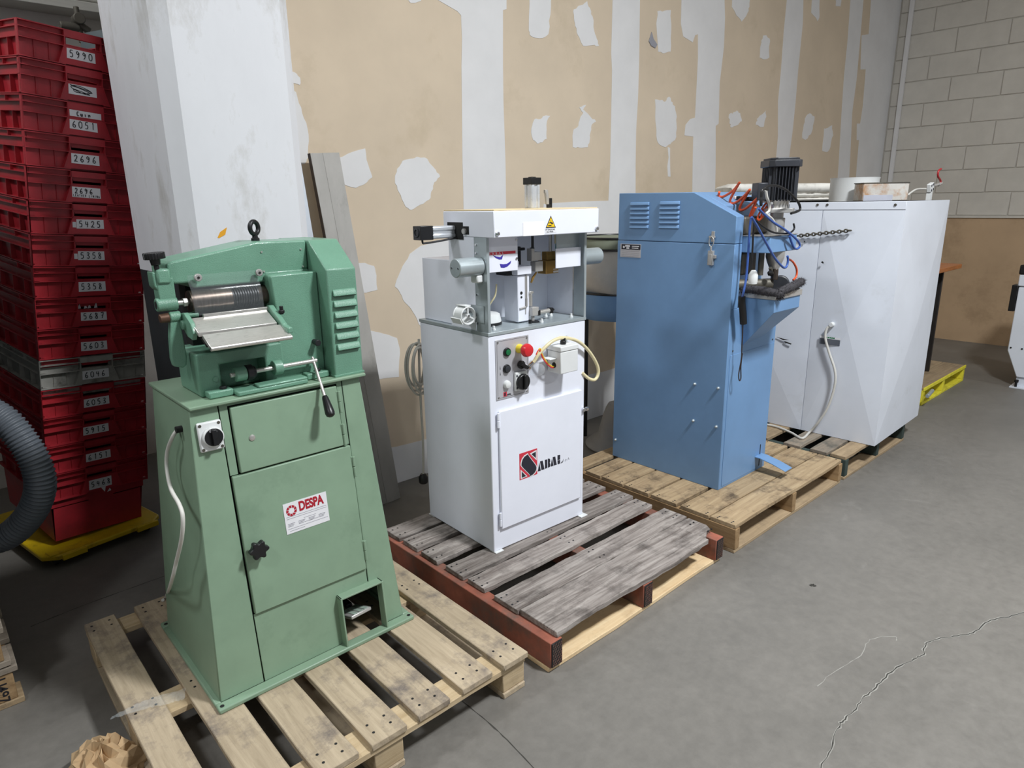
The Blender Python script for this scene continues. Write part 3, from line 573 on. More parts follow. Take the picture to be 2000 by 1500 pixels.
# clear guard
gd = mb(); prof = [(1.962, 1.352), (1.960, 1.330), (1.949, 1.318), (1.940, 1.300), (1.936, 1.244)]
L0 = [(y, z) for y, z in prof]; L1 = [(y+.0028, z+.0012) for y, z in prof]
gd.poly([(.581, y, z) for y, z in L0]+[(.581, y, z) for y, z in L1[::-1]], (.193, 0, 0))
gdo = gd.build('clear_guard', M['acryl'], G, bevel=.0006)
for x in (.607, .778): mb().lathe([(.0105, 0), (.0105, .006), (.0085, .008), (.003, .008)], (x, 1.961, 1.3455), (0, -1, 0), 22).build('guard_washer', M['nickel'], gdo); 
for x in (.607, .778): mb().cyl((x, 1.9525, 1.3455), (x, 1.951, 1.3455), .0038, n=6).build('hex_socket', M['dark'], gdo)
# work table
sl = .055/.12
def TY(y, d=0): return 1.178+(y-1.80)*sl-d
def tpl(x0, x1, y0, y1, th): return mb().poly([(x0, y0, TY(y0)), (x0, y1, TY(y1)), (x0, y1, TY(y1, th)), (x0, y0, TY(y0, th))], (x1-x0, 0, 0))
tt = tpl(.566, .790, 1.803, 1.858, .012); tt.cyl((.566, 1.804, TY(1.804, .0065)), (.790, 1.804, TY(1.804, .0065)), .0068, n=16)
tto = tt.build('front_table_plate', M['steel'], G, bevel=.0015)
tpl(.560, .778, 1.868, 1.935, .012).build('rear_table_plate', M['steel'], G, bevel=.0015)
tpl(.566, .782, 1.84, 1.895, .024).build('table_slot_bar', M['blackm'], G) if False else mb().poly([(.568, 1.84, TY(1.84, .0125)), (.568, 1.93, TY(1.93, .0125)), (.568, 1.93, TY(1.93, .024)), (.568, 1.84, TY(1.84, .024))], (.21, 0, 0)).build('table_carrier', M['dark'], G)
mb().box(.60, .79, 1.932, 1.944, 1.236, 1.247).build('blade_bar', M['steel'], G, bevel=.001)
b = mb().poly([(.782, y, z) for y, z in ((1.945, 1.250), (1.925, 1.252), (1.905, 1.240), (1.870, 1.223), (1.838, 1.203), (1.81, 1.200), (1.81, 1.183), (1.835, 1.184), (1.87, 1.203), (1.93, 1.23), (1.945, 1.235))], (.016, 0, 0))
ta = b.build('table_side_arm', M['hammer'], G, bevel=.003)
b = mb().cyl((.802, 1.885, 1.228), (.802, 1.885, 1.252), .0055, n=12); b.cyl((.802, 1.885, 1.232), (.802, 1.885, 1.240), .0095, n=6)
b.build('lock_screw', M['blackm'], ta, bevel=.001)
# left swing lever and table pivot
b = mb().poly([(.520, 1.966, z) if 0 else (x, 1.966, z) for x, z in ((.524, 1.235), (.548, 1.235), (.552, 1.13), (.548, 1.106), (.538, 1.100), (.515, 1.108), (.512, 1.13), (.516, 1.19))], (0, .022, 0))
b.cyl((.523, 1.975, 1.243), (.552, 1.975, 1.243), .0155, n=22)
sw_ = b.build('swing_lever', M['hammer'], G, bevel=.003)
mb().cyl((.499, 1.975, 1.242), (.523, 1.975, 1.243), .012, .0135, n=12).build('copper_nut', mat('copper_brown_nut', (112, 84, 68), .5, metal=.5, var=.12), sw_, bevel=.0015)
b = mb().poly([(.553, y, z) for y, z in ((1.985, 1.25), (1.945, 1.255), (1.90, 1.232), (1.885, 1.205), (1.90, 1.185), (1.94, 1.19), (1.985, 1.22))], (.012, 0, 0)); b.cyl((.545, 1.952, 1.222), (.556, 1.952, 1.222), .013, n=20)
b.cyl((.55, 1.975, 1.243), (.60, 1.975, 1.243), .008, n=12)
b.build('table_pivot', M['hammer'], G, bevel=.002)
# cam shaft with hand lever
ys, zs = 1.900, 1.071
for x0, x1, r_ in ((.652, .683, .0205), (.764, .790, .0215)):
    mb().cyl((x0, ys, zs), (x1, ys, zs), r_, n=28).build('shaft_boss', M['hammer'], hco, bevel=.002)
b = mb().cyl((.684, ys, zs), (.702, ys, zs), .0225, n=28); b.cyl((.702, ys, zs), (.710, ys, zs), .017, n=20); b.build('cam_collar', M['blackm'], G, bevel=.0015)
cs = mb().cyl((.64, ys, zs), (.903, ys, zs), .0068, n=16).build('cam_shaft', M['steel'], G, bevel=.001)
a0 = Vector((.892, ys, zs)); a1 = Vector((.876, 1.782, .922)); dv = (a1-a0).normalized()
lv = mb().cyl(a0-dv*.012, a0+dv*.145, .0052, n=14).build('hand_lever', M['steel'], cs)
g0 = a0+dv*.122; ln = (a1-a0).length-.122
mb().lathe([(.0075, 0), (.0095, .006), (.0135, ln*.62), (.0145, ln*.82), (.0125, ln*.94), (.007, ln), (.0, ln+.001)], g0, dv, 22).build('lever_grip', M['black'], cs)
# belt cover with louvres
bc = mb().poly([(.942, y, z) for y, z in ((1.864, 1.0165), (1.864, 1.346), (1.966, 1.4305), (2.185, 1.4305), (2.185, 1.0165))], (.099, 0, 0))
bco = bc.build('belt_cover', M['hammer'], G, bevel=.005, seg=3)
mb().box(.940, 1.043, 1.860, 2.188, 1.0155, 1.022).build('cover_rim', M['hammer'], bco, bevel=.001)
for k in range(6):
    z = 1.2655-k*.0334
    b = mb().poly([(.956, y, zz) for y, zz in ((1.8645, z+.021), (1.8595, z+.017), (1.8525, z+.003), (1.8525, z), (1.8645, z))], (.077, 0, 0)); b.build('louvre', M['hammer'], bco, bevel=.0028, seg=3)
    mb().box(.959, 1.030, 1.8546, 1.864, z-.0012, z+.0002).build('louvre_slot', M['dark'], bco)
# lifting eye
b = mb().lathe([(.013, 0), (.013, .007), (.009, .010), (.008, .022)], (.815, 2.05, 1.432), (0, 0, 1), 8); b.ring((.815, 2.05, 1.470), (.50, -.86, 0), .0185, .0068, 30, 12)
b.build('lifting_eye', M['blackm'], G)

# ------------------------------------------------------------------ white pneumatic press
Wm = thing('pneumatic_press', 'white pneumatic shoe press with a red and black logo on its door', 'machine', (1.598, 1.901, .1375), R(-1.8))
wrot = Matrix.Translation(Wm.location) @ Matrix.Rotation(R(-1.8), 4, 'Z'); winv = wrot.inverted()
def WL(px, py, ax, v):
    """point in the press's own frame on its plane axis=v at a photograph pixel"""
    d = CF + CR*((px-1000)/F) - CU*((py-750)/F); c = winv @ CAM; d = winv.to_3x3() @ d
    return c + d*((v-c[ax])/d[ax])
mb = lambda: MB()
cab = mb().box(0, .526, 0, .472, .004, .907).build('cabinet', M['white'], Wm, bevel=.004)
for x, y in ((-.006, -.012), (.488, -.02), (-.006, .44)): mb().box(x+.008, x+.05, y, y+.045, 0, .0045).build('foot_bracket', M['white2'], Wm, bevel=.001)
dr = mb().box(.036, .500, -.012, -.0005, .098, .606).build('cabinet_door', M['white'], Wm, bevel=.004)
for z in (.175, .600):
    b = mb(); b.cyl((.031, -.010, z-.060), (.031, -.010, z-.031), .0058, n=12); b.cyl((.031, -.010, z-.029), (.031, -.010, z), .0052, n=12); b.build('hinge', M['white'], dr, bevel=.001)
b = mb().cyl((.512, -.0005, .512), (.512, -.016, .512), .0085, n=14); b.cyl((.527, -.01, .512), (.538, -.01, .512), .009, n=14); b.box(.508, .53, -.014, -.006, .505, .519); b.build('door_latch', M['chrome'], Wm, bevel=.001)
# logo on the door
def lg(u, v): return (.1345+.0985*u, -.0121, .289+.1155*v)
def lp(pts, d0, mt, name): return mb().poly([(lg(u, v)[0], -.0121-d0, lg(u, v)[2]) for u, v in pts], (0, -.0006, 0)).build(name, mt, dr)
Sb = [(.10, .55), (.11, .64), (.17, .76), (.28, .84), (.47, .885), (.53, .79), (.90, .37), (.945, .27), (.93, .19), (.86, .11), (.74, .05), (.57, .025), (.555, .09), (.50, .15), (.17, .46)]
lp([(0, 0), (1, 0), (1, 1), (0, 1)], 0, M['logored'], 'logo_square')
cxy = (.52, .455); lp([(cxy[0]+(u-cxy[0])*1.12, cxy[1]+(v-cxy[1])*1.10) for u, v in Sb], .0006, M['paper'], 'logo_outline')
lp(Sb, .0012, M['navy'], 'logo_letter')
for t in (((.58, .885), (.965, .945), (.965, .54)), ((.05, .40), (.43, .055), (.05, .03))): lp(t, .0006, M['paper'], 'logo_outline')
for t in (((.665, .85), (.91, .89), (.91, .65)), ((.115, .31), (.345, .085), (.115, .075))): lp(t, .0012, M['navy'], 'logo_letter')
DM = lambda x, z, y=-.0124: frame_M((x, y, z), (1, 0, 0), (0, 0, 1))
def lt(X, Y_): return (.2365+(X-700)*.000202, -.0121, .2995+(880-.341*(X-700)-Y_)*.000153)
LET = dict(A=[[(700, 880), (742, 615), (750, 660), (782, 860)], [(762, 583), (838, 568), (888, 818), (802, 845)]], B=[[(900, 540), (968, 527), (972, 782), (905, 808)], [(986, 512), (1030, 506), (1052, 530), (1055, 600), (1038, 630), (1056, 665), (1056, 715), (1040, 758), (990, 776)]],
 L=[[(1270, 412), (1347, 398), (1347, 535), (1270, 552)], [(1270, 566), (1347, 550), (1347, 650), (1330, 664), (1275, 686)], [(1362, 655), (1425, 568), (1422, 632)]])
LET['A2'] = [[(1065, 748), (1108, 500), (1116, 540), (1150, 722)], [(1128, 466), (1202, 448), (1247, 690), (1163, 716)]]
for k in ('A', 'B', 'A2', 'L'):
    b = mb()
    for q_ in LET[k]: b.poly([lt(*c) for c in q_], (0, -.0006, 0))
    b.build('door_lettering', M['navy'], dr)
text('S.p.A', .016, DM(.385, .3035), M['greyprint'], dr, 'door_lettering', sx=.9, sp=1.3)
# control panel
cp = mb().box(.030, .1995, -.003, -.0003, .650, .8885).build('control_panel', M['panel'], Wm, bevel=.0006)
b = mb()
for x0, x1, z0, z1 in ((.037, .193, .8815, .8825), (.037, .193, .656, .657), (.037, .038, .656, .8825), (.192, .193, .656, .8825)): b.box(x0, x1, -.0034, -.003, z0, z1)
b.build('panel_border', M['navy'], cp)
for x in (.041, .189):
    for z in (.6605, .878): mb().cyl((x, -.003, z), (x, -.005, z), .004, n=12).build('panel_screw', M['chrome'], cp)
PB = lambda x, z, mt, r=.0145: (mb().lathe([(.0175, 0), (.0175, .004), (.0155, .009)], (x, -.003, z), (0, -1, 0), 24).build('button_bezel', M['black'], cp), mb().lathe([(r-.002, .009), (r-.002, .012), (.004, .014)], (x, -.003, z), (0, -1, 0), 24).build('push_button', mt, cp))
PB(.085, .836, M['greenl'], .0135); PB(.082, .770, M['motor'], .0155)
mb().lathe([(.0165, 0), (.0165, .006), (.013, .014), (.005, .017)], (.081, -.003, .707), (0, -1, 0), 26).build('push_button', M['white2'], cp, label='white push button')
es = mb().lathe([(.0185, 0), (.0175, .012), (.0155, .03)], (.149, -.003, .840), (0, -1, 0), 26).build('emergency_stop_base', M['yellowp'], cp)
mb().lathe([(.015, .03), (.022, .033), (.0265, .042), (.0265, .050), (.022, .060), (.010, .064)], (.149, -.003, .840), (0, -1, 0), 30).build('emergency_stop_button', M['redp'], es)
b = mb().lathe([(.0165, 0), (.0165, .012), (.0145, .016)], (.154, -.003, .775), (0, -1, 0), 24); b.box(-.006, .006, -.018, .020, 0, .020, Matrix.Translation((.154, -.019, .773)) @ Matrix.Rotation(R(90), 4, 'X') @ Matrix.Rotation(R(55), 4, 'Z'))
b.build('selector_switch', M['black'], cp, bevel=.002)
ms = mb().box(.119, .181, -.016, -.003, .672, .748).build('main_switch', M['white2'], cp, bevel=.003)
b = mb().cyl((.152, -.016, .7075), (.152, -.030, .7075), .033, .0315, 36); b.box(.146, .158, -.041, -.029, .679, .737); b.build('main_switch_knob', M['black'], ms, bevel=.003)
for z in (.685, .735): mb().box(.122, .128, -.0172, -.0158, z-.004, z+.004).build('switch_mark', M['navy'], ms)
for z in (.778, .755): mb().poly([(.0495, -.0034, z-.006), (.0525, -.0034, z-.006), (.051, -.0034, z+.008 if z > .76 else z+.006)], (0, -.0003, 0)).build('arrow_mark', M['navy'], cp)
mb().box(.065, .082, -.0038, -.003, .659, .677).build('small_logo', M['logored'], cp)
text('S', .016, DM(.0685, .6625, -.0039), M['navy'], cp, 'panel_lettering', off=.0012); text('ABAL', .0085, DM(.0835, .661, -.0033), M['navy'], cp, 'panel_lettering', off=.0006)
# junction box with hose and gland
jb = mb().box(.300, .399, -.083, -.006, .722, .812).build('junction_box', M['white2'], Wm, bevel=.003)
mb().box(.2985, .4005, -.0845, -.0045, .8135, .834).build('box_lid', M['white2'], jb, bevel=.003)
mb().box(.400, .414, -.006, -.0002, .70, .855).build('mounting_rail', M['galv'], jb, bevel=.001)
mb().box(.262, .3005, -.060, -.015, .783, .7865).build('guard_flap', M['white2'], jb, bevel=.001)
b = mb().lathe([(.0125, 0), (.0125, .013), (.0105, .015), (.0105, .026)], (.350, -.045, .834), (0, 0, 1), 18); b.build('cable_gland', M['black'], jb, bevel=.001)
mb().cyl((.3008, -.045, .755), (.299, -.045, .755), .0115, n=18).build('box_hole', M['dark'], jb)
hs = [WL(960+u/9.091, 640+v/9.091, 1, y) for u, v, y in ((700, 650, -.03), (760, 590, -.035), (830, 480, -.04), (930, 370, -.045), (1060, 255, -.048), (1180, 195, -.048), (1270, 180, -.047), (1380, 190, -.04), (1520, 235, -.03), (1650, 330, -.022), (1760, 460, -.02), (1850, 610, -.02), (1895, 740, -.02), (1885, 850, -.02), (1830, 925, -.02), (1740, 910, -.012), (1660, 850, -.004), (1610, 800, .0))]
mb().sweep(spline(hs, 6), .0072, 12).build('air_hose', M['creamh'], Wm)
for d, mt, nm in ((0, M['redp'], 'wire'), (.004, M['yellowp'], 'wire')):
    ws = [WL(960+u/9.091, 640+v/9.091, 1, -.045) for u, v in ((790, 480), (820, 420), (850, 390), (880, 470), (920, 560), (990, 650), (1060, 705), (1105, 710))]
    mb().sweep(spline([p+Vector((d, 0, d)) for p in ws], 6), .0024, 8).build(nm, mt, Wm)
b = mb(); p0 = hs[0]; dv = (hs[0]-hs[1]).normalized()
b.cyl(p0-dv*.012, p0+dv*.010, .009, n=12); b.cyl(p0+dv*.010, p0+dv*.018, .012, n=6); b.cyl(p0+dv*.018, p0+dv*.026, .0075, n=12); b.cyl(p0+dv*.012, (p0.x-.012, -.003, p0.z-.002), .006, n=10)
b.build('hose_fitting', M['chrome'], Wm)
mb().lathe([(.030, 0), (.0295, .018), (.024, .034), (.010, .042)], (.236, -.0005, .745), (0, -1, 0), 26).build('clear_cover_dome', M['dome'], Wm)
# upper works
mb().box(-.003, .529, -.003, .474, .9075, .9205).build('bed_plate', M['galv'], Wm, bevel=.001)
mb().box(.02, .506, .235, .462, .921, 1.178).build('rear_housing', M['white'], Wm, bevel=.003)
for x in (0, .5165):
    b = mb().box(x, x+.0025, 0, .072, .9208, 1.273) if x == 0 else mb().box(.5265, .529, 0, .072, .9208, 1.273)
    b.box(x, x+.0125, -.001, .0015, .9208, 1.273); po = b.build('side_post', M['galv'], Wm, bevel=.0006)
mb().box(.0, .004, .074, .236, .921, 1.272).build('side_plate', M['white'], Wm, bevel=.001); mb().box(.522, .5265, .074, .236, .921, 1.272).build('side_plate', M['white'], Wm, bevel=.001)
b = mb().box(.004, .30, .236, .24, .921, 1.27); b.box(.30, .522, .228, .24, .921, 1.27); b.build('back_wall', M['white'], Wm, bevel=.001)
for z in (1.245, 1.215, 1.06, .95): mb().cyl((.0, .06, z), (-.004, .06, z), .004, n=10).build('bolt', M['chrome'], po)
hd = mb().box(-.002, .5455, -.05, .262, 1.272, 1.3655).build('head_cover', M['white'], Wm, bevel=.003)
mb().box(.002, .541, -.046, .262, 1.3658, 1.3705).build('cover_board', M['ply'], hd, bevel=.001)
for x in (.012, .532): mb().lathe([(.009, 0), (.009, .003), (.006, .009), (.002, .010)], (x, -.0505, 1.287), (0, -1, 0), 14).build('cap_screw', M['chrome'], hd)
mb().box(.135, .2415, -.0512, -.0503, 1.2735, 1.322).build('blank_label', mat('bright_white_label', (250, 250, 252), .6, var=.01), hd)
tri = lambda k, y: [(.2765, y, 1.3435-k*1.9), (.2765-.0265+k*1.7, y, 1.2985+k), (.2765+.0265-k*1.7, y, 1.2985+k)]
wl_ = mb().poly(tri(0, -.0503), (0, -.0006, 0)).build('warning_triangle', M['navy'], hd)
mb().poly(tri(.0032, -.0509), (0, -.0005, 0)).build('warning_field', M['signy'], wl_)
b = mb()
for q in ([(.262, 1.305), (.279, 1.305), (.279, 1.3085), (.262, 1.3085)], [(.266, 1.3155), (.276, 1.3155), (.280, 1.311), (.287, 1.312), (.287, 1.3175), (.279, 1.319), (.276, 1.322), (.272, 1.319), (.266, 1.3185)], [(.275, 1.3215), (.277, 1.3215), (.277, 1.328), (.275, 1.328)]):
    b.poly([(x, -.0514, z) for x, z in q], (0, -.0004, 0))
b.build('warning_symbol', M['navy'], wl_)
mb().box(.2475, .3055, -.0508, -.0503, 1.2795, 1.2965).build('warning_caption', M['paper'], hd)
text('ATTENZIONE', .0085, DM(.2485, 1.2895, -.0509), M['ink'], hd, 'caption_lettering', sx=.94); text('ALLE MANI', .0075, DM(.254, 1.2815, -.0509), M['ink'], hd, 'caption_lettering', sx=.94)
b = mb().box(-.0032, -.0018, .135, .235, 1.262, 1.325); b.box(-.0032, -.0018, .098, .133, 1.281, 1.311); b.build('cover_cutout', M['dark'], hd)
mb().cyl((-.002, .122, 1.293), (-.012, .122, 1.293), .010, n=16).build('rod_eye', M['nickel'], hd)
# side pneumatic cylinder
b = mb()
Cy, Cz, h = .205, 1.290, .023
b.poly([(-.003, Cy+a*h, Cz+c*h) for a, c in ((-1, -.8), (-.8, -1), (-.35, -1), (-.28, -.8), (.28, -.8), (.35, -1), (.8, -1), (1, -.8), (1, -.35), (.8, -.28), (.8, .28), (1, .35), (1, .8), (.8, 1), (.35, 1), (.28, .8), (-.28, .8), (-.35, 1), (-.8, 1), (-1, .8), (-1, .35), (-.8, .28), (-.8, -.28), (-1, -.35))], (-.105, 0, 0))
cyo = b.build('side_cylinder', M['alu'], Wm, bevel=.002)
mb().box(-.163, -.106, Cy-.0255, Cy+.0255, Cz-.0255, Cz+.0255).build('cylinder_end_cap', M['black'], cyo, bevel=.002)
mb().ring((-.1635, Cy, Cz), (1, 0, 0), .014, .003, 24, 8).build('cushion_ring', M['motor'], cyo)
mb().sweep(spline([(-.148, Cy-.012, Cz-.026), (-.147, Cy-.014, Cz-.036), (-.138, Cy-.016, Cz-.037), (-.08, Cy-.02, Cz-.032), (-.004, Cy-.03, Cz-.022)], 6), .0038, 8).build('air_line', M['blackm'], cyo)
# top pneumatic cylinder
b = mb(); cx, cy, h = .262, .10, .0235
cx, cy = .300, .080
b.poly([(cx+a*h, cy+c*h, 1.371) for a, c in ((-1, -.8), (-.8, -1), (-.35, -1), (-.28, -.8), (.28, -.8), (.35, -1), (.8, -1), (1, -.8), (1, -.35), (.8, -.28), (.8, .28), (1, .35), (1, .8), (.8, 1), (.35, 1), (.28, .8), (-.28, .8), (-.35, 1), (-.8, 1), (-1, .8), (-1, .35), (-.8, .28), (-.8, -.28), (-1, -.35))], (0, 0, .113))
tco = b.build('top_cylinder', M['alu'], Wm, bevel=.002)
b = mb().box(cx-.0255, cx+.0255, cy-.0255, cy+.0255, 1.4605, 1.4865); b.box(cx-.011, cx+.011, cy-.011, cy+.011, 1.4865, 1.4895); b.build('cylinder_end_cap', M['black'], tco, bevel=.002)
b = mb().cyl((.405, .085, 1.371), (.405, .085, 1.409), .0065, n=12); b.box(.385, .40, .08, .09, 1.371, 1.385); vb = b.build('valve_stem', M['black'], Wm, bevel=.001)
b = mb().cyl((.385, .085, 1.385), (.379, .085, 1.437), .0075, n=10); b.cyl((.392, .085, 1.40), (.389, .085, 1.432), .003, n=8); b.box(.371, .387, .08, .09, 1.428, 1.441)
b.build('valve_body', M['nickel'], vb, bevel=.001)
# motors on both sides
for sgn, x0 in ((-1, -.002), (1, .531)):
    mt_ = mb().cyl((x0, .040, 1.168), (x0+sgn*.112, .040, 1.168), .0345, n=40).build('side_motor', M['galv'], Wm, bevel=.003)
    for dy in (-.02, .02): mb().cyl((x0+sgn*.112, .04+dy, 1.168), (x0+sgn*.1135, .04+dy, 1.168), .004, n=10).build('motor_screw', M['chrome'], mt_)
mb().box(-.030, -.001, .02, .062, 1.108, 1.138).build('terminal_cover', M['white2'], Wm, bevel=.006)
# thread reel on the left
b = mb(); c0 = Vector((-.045, .062, .985))
b.ring(c0, (0, 1, 0), .0325, .0028, 36, 8); b.ring(c0+Vector((0, .05, 0)), (0, 1, 0), .0325, .0028, 36, 8)
for k in range(36):
    a, e = 2*math.pi*k/36, 2*math.pi*(k+1)/36; p = lambda w, y, r=.0325: (c0.x+r*math.cos(w), c0.y+y, c0.z+r*math.sin(w))
    b.add([p(a, 0), p(e, 0), p(e, .05), p(a, .05), p(a, 0, .0305), p(e, 0, .0305), p(e, .05, .0305), p(a, .05, .0305)], [(0, 1, 2, 3), (7, 6, 5, 4)])
for k in range(3):
    w = R(90+120*k); d = Vector((math.cos(w), 0, math.sin(w))); t = Vector((-d.z, 0, d.x))
    b.poly([c0+d*.008+t*.003, c0+d*.032+t*.003, c0+d*.032-t*.003, c0+d*.008-t*.003], (0, .006, 0))
    q_ = c0+d*.037; b.poly([q_+t*.013+d*.002, q_+t*.013-d*.002, q_-t*.013-d*.002, q_-t*.013+d*.002], (0, .062, 0))
b.cyl(c0+Vector((0, -.002, 0)), c0+Vector((0, .05, 0)), .008, n=18)
rl = b.build('thread_reel', M['white2'], Wm, bevel=.0006)
mb().cyl(c0+Vector((0, -.004, 0)), c0+Vector((0, -.0015, 0)), .0055, n=6).build('reel_nut', M['chrome'], rl)
mb().box(-.045, .0, .075, .10, .977, .993).build('reel_bracket', M['galv'], rl, bevel=.001); mb().box(-.0035, -.0005, .02, .10, .955, 1.02).build('reel_plate', M['galv'], rl, bevel=.001)
# inside: left panel with print, right panel
lpn = mb().box(.014, .162, .012, .016, 1.143, 1.272).build('left_panel', M['white'], Wm, bevel=.001)
b = mb().box(.0145, .150, .0108, .0122, 1.2075, 1.2175); rs = b.build('red_stripe', M['logored'], lpn)
text('S  A  B  A  L', .011, DM(.021, 1.2088, .0106), M['paper'], rs, 'stripe_lettering', sx=1.25, sp=1.0)
b = mb()
b.poly([(x, .0118, z) for x, z in ((.040, 1.2065), (.055, 1.2015), (.075, 1.1975), (.089, 1.2055), (.083, 1.189), (.070, 1.189), (.053, 1.196))], (0, -.0006, 0))
b.poly([(x, .0118, z) for x, z in ((.072, 1.173), (.090, 1.1705), (.108, 1.171), (.128, 1.181), (.124, 1.170), (.108, 1.160), (.092, 1.157), (.077, 1.159))], (0, -.0006, 0)); b.build('swoosh_mark', M['purple'], lpn)
for z in (1.258, 1.188): mb().lathe([(.005, 0), (.005, .003), (.003, .005)], (.155, .012, z), (0, -1, 0), 12).build('panel_bolt', M['chrome'], lpn)
mb().box(.372, .516, .020, .024, 1.134, 1.212).build('right_panel', M['white'], Wm, bevel=.001); mb().box(.385, .516, .030, .034, 1.212, 1.272).build('upper_backing', M['galv'], Wm)
# tall white tool head
th = mb().poly([(.214, .075, .926), (.276, .075, .926), (.276, .075, 1.113), (.214, .075, 1.113)], (0, .085, 0)); tho = th.build('tool_column', M['white'], Wm, bevel=.003)
b = mb().box(.206, .281, .066, .15, 1.116, 1.149); b.box(.213, .232, .085, .12, 1.149, 1.168); b.build('column_head', M['white'], tho, bevel=.002)
mb().box(.18, .215, .10, .17, 1.113, 1.130).build('side_clamp', M['black'], tho, bevel=.003)
b = mb().box(.252, .2565, .0735, .0755, .955, 1.11); b.box(.258, .262, .0715, .0755, .985, 1.13); b.cyl((.2575, .072, 1.116), (.2575, .072, 1.139), .005, n=10); b.build('guide_rail', M['nickel'], tho)
for z, r_ in ((1.043, .0062), (1.026, .0045)): mb().cyl((.2325, .0752, z), (.2325, .0735, z), r_, n=16).build('dark_hole', M['dark'], tho)
b = mb().cyl((.222, .073, .980), (.252, .073, .984), .0042, n=10); b.cyl((.2575, .0715, .985), (.2575, .0715, 1.02), .0042, n=10); b.build('limit_switch', M['nickel'], tho)
# press head: rod, block, brass foot
b = mb().cyl((.300, .08, 1.215), (.300, .08, 1.275), .0055, n=14); b.cyl((.298, .08, 1.20), (.298, .08, 1.218), .009, n=10); ro = b.build('press_rod', M['blackm'], Wm)
b = mb().box(.286, .302, .07, .10, 1.165, 1.215); b.box(.300, .338, .07, .105, 1.166, 1.20); b.box(.304, .346, .068, .10, 1.122, 1.162)
b.build('press_block', M['nickel'], ro, bevel=.002)
mb().box(.20, .30, .15, .17, 1.13, 1.22).build('slide_plate', M['motor'], ro, bevel=.003)
mb().cyl((.24, .12, 1.212), (.29, .12, 1.212), .006, n=12).build('side_rod', M['black'], ro)
b = mb().box(.362, .434, .068, .118, 1.108, 1.162); b.box(.378, .430, .078, .11, 1.162, 1.197); br = b.build('brass_foot', M['brass'], Wm, bevel=.002)
b = mb().box(.402, .432, .0665, .069, 1.111, 1.119); b.box(.402, .432, .0665, .069, 1.124, 1.127); b.build('foot_insert', M['chrome'], br)
mb().box(.418, .426, .0668, .069, 1.135, 1.16).build('foot_slot', M['dark'], br)
mb().cyl((.402, .084, 1.197), (.402, .084, 1.275), .007, n=12).build('guide_rod', M['steel'], br)
mb().cyl((.430, .078, 1.228), (.430, .078, 1.275), .008, n=14).build('tube_sleeve', M['creamh'], br)
mb().sweep(spline([(.427, .076, 1.228), (.420, .070, 1.205), (.420, .066, 1.18), (.428, .064, 1.160), (.433, .066, 1.152)], 6), .003, 8).build('teal_wire', mat('teal_wire', (70, 150, 150), .4), br)
b = mb().cyl((.434, .064, 1.196), (.434, .072, 1.196), .005, n=10); b.cyl((.434, .064, 1.15), (.434, .072, 1.15), .005, n=10); b.build('foot_bolt', M['chrome'], br)
mb().poly([(.303, .085, 1.098), (.325, .085, 1.118), (.331, .085, 1.118), (.314, .085, 1.098), (.300, .085, 1.076), (.296, .085, 1.078)], (0, .006, 0)).build('leather_tongue', M['brass'], ro)
# small cylinders and bolts on the bed
b = mb().cyl((.281, .075, .985), (.281, .075, 1.036), .0085, n=16); b.box(.273, .291, .066, .085, 1.036, 1.045); lf = b.build('lift_cylinder', M['steel'], Wm, bevel=.001)
b = mb().box(.274, .310, .055, .085, .945, .981); b.cyl((.288, .07, .9208), (.288, .07, .945), .008, n=12); b.build('cylinder_mount', M['nickel'], lf, bevel=.002)
b = mb().cyl((.318, .066, .955), (.378, .066, .957), .0095, n=16); fc = b.build('feed_cylinder', M['steel'], Wm)
mb().box(.302, .320, .055, .078, .944, .966).build('cylinder_end', M['black'], fc, bevel=.002)
b = mb().box(.376, .394, .056, .078, .946, .968); b.cyl((.3935, .066, .958), (.405, .066, .958), .005, n=10); b.build('cylinder_end', M['black'], fc, bevel=.002)
for x, y in ((.056, .036), (.476, .034), (.440, .12), (.41, .12), (.300, .028)): mb().lathe([(.0075, 0), (.0075, .006), (.005, .007), (.005, .016)], (x, y, .9206), (0, 0, 1), 12).build('stud_bolt', M['white2'], Wm)
mb().cyl((.252, .045, .9206), (.252, .045, .936), .007, n=12).build('stop_pin', M['black'], Wm)
mb().cyl((.285, .055, .9208), (.285, .055, .926), .02, n=20).build('base_disc', M['blackm'], Wm)
b = mb().lathe([(.115, 0), (.115, .014), (.112, .018)], (.12, .20-.06, .9208), (0, 0, 1), 48) if 0 else mb().cyl((.115, .165, .9208), (.115, .165, .932), .068, n=40); bs = b.build('bowl_ring', M['black'], Wm)
mb().lathe([(.066, 0), (.066, .004), (.060, .03), (.052, .034)], (.115, .165, .932), (0, 0, 1), 40).build('white_bowl', M['white2'], bs)
mb().sweep(spline([(.125, .165, .965), (.13, .15, 1.0), (.15, .14, 1.035), (.158, .14, 1.08)], 6), .0035, 8).build('tan_hose', M['creamh'], Wm)
mb().box(.10, .145, .18, .20, 1.05, 1.16).build('feed_chute', M['galv'], Wm, bevel=.001)
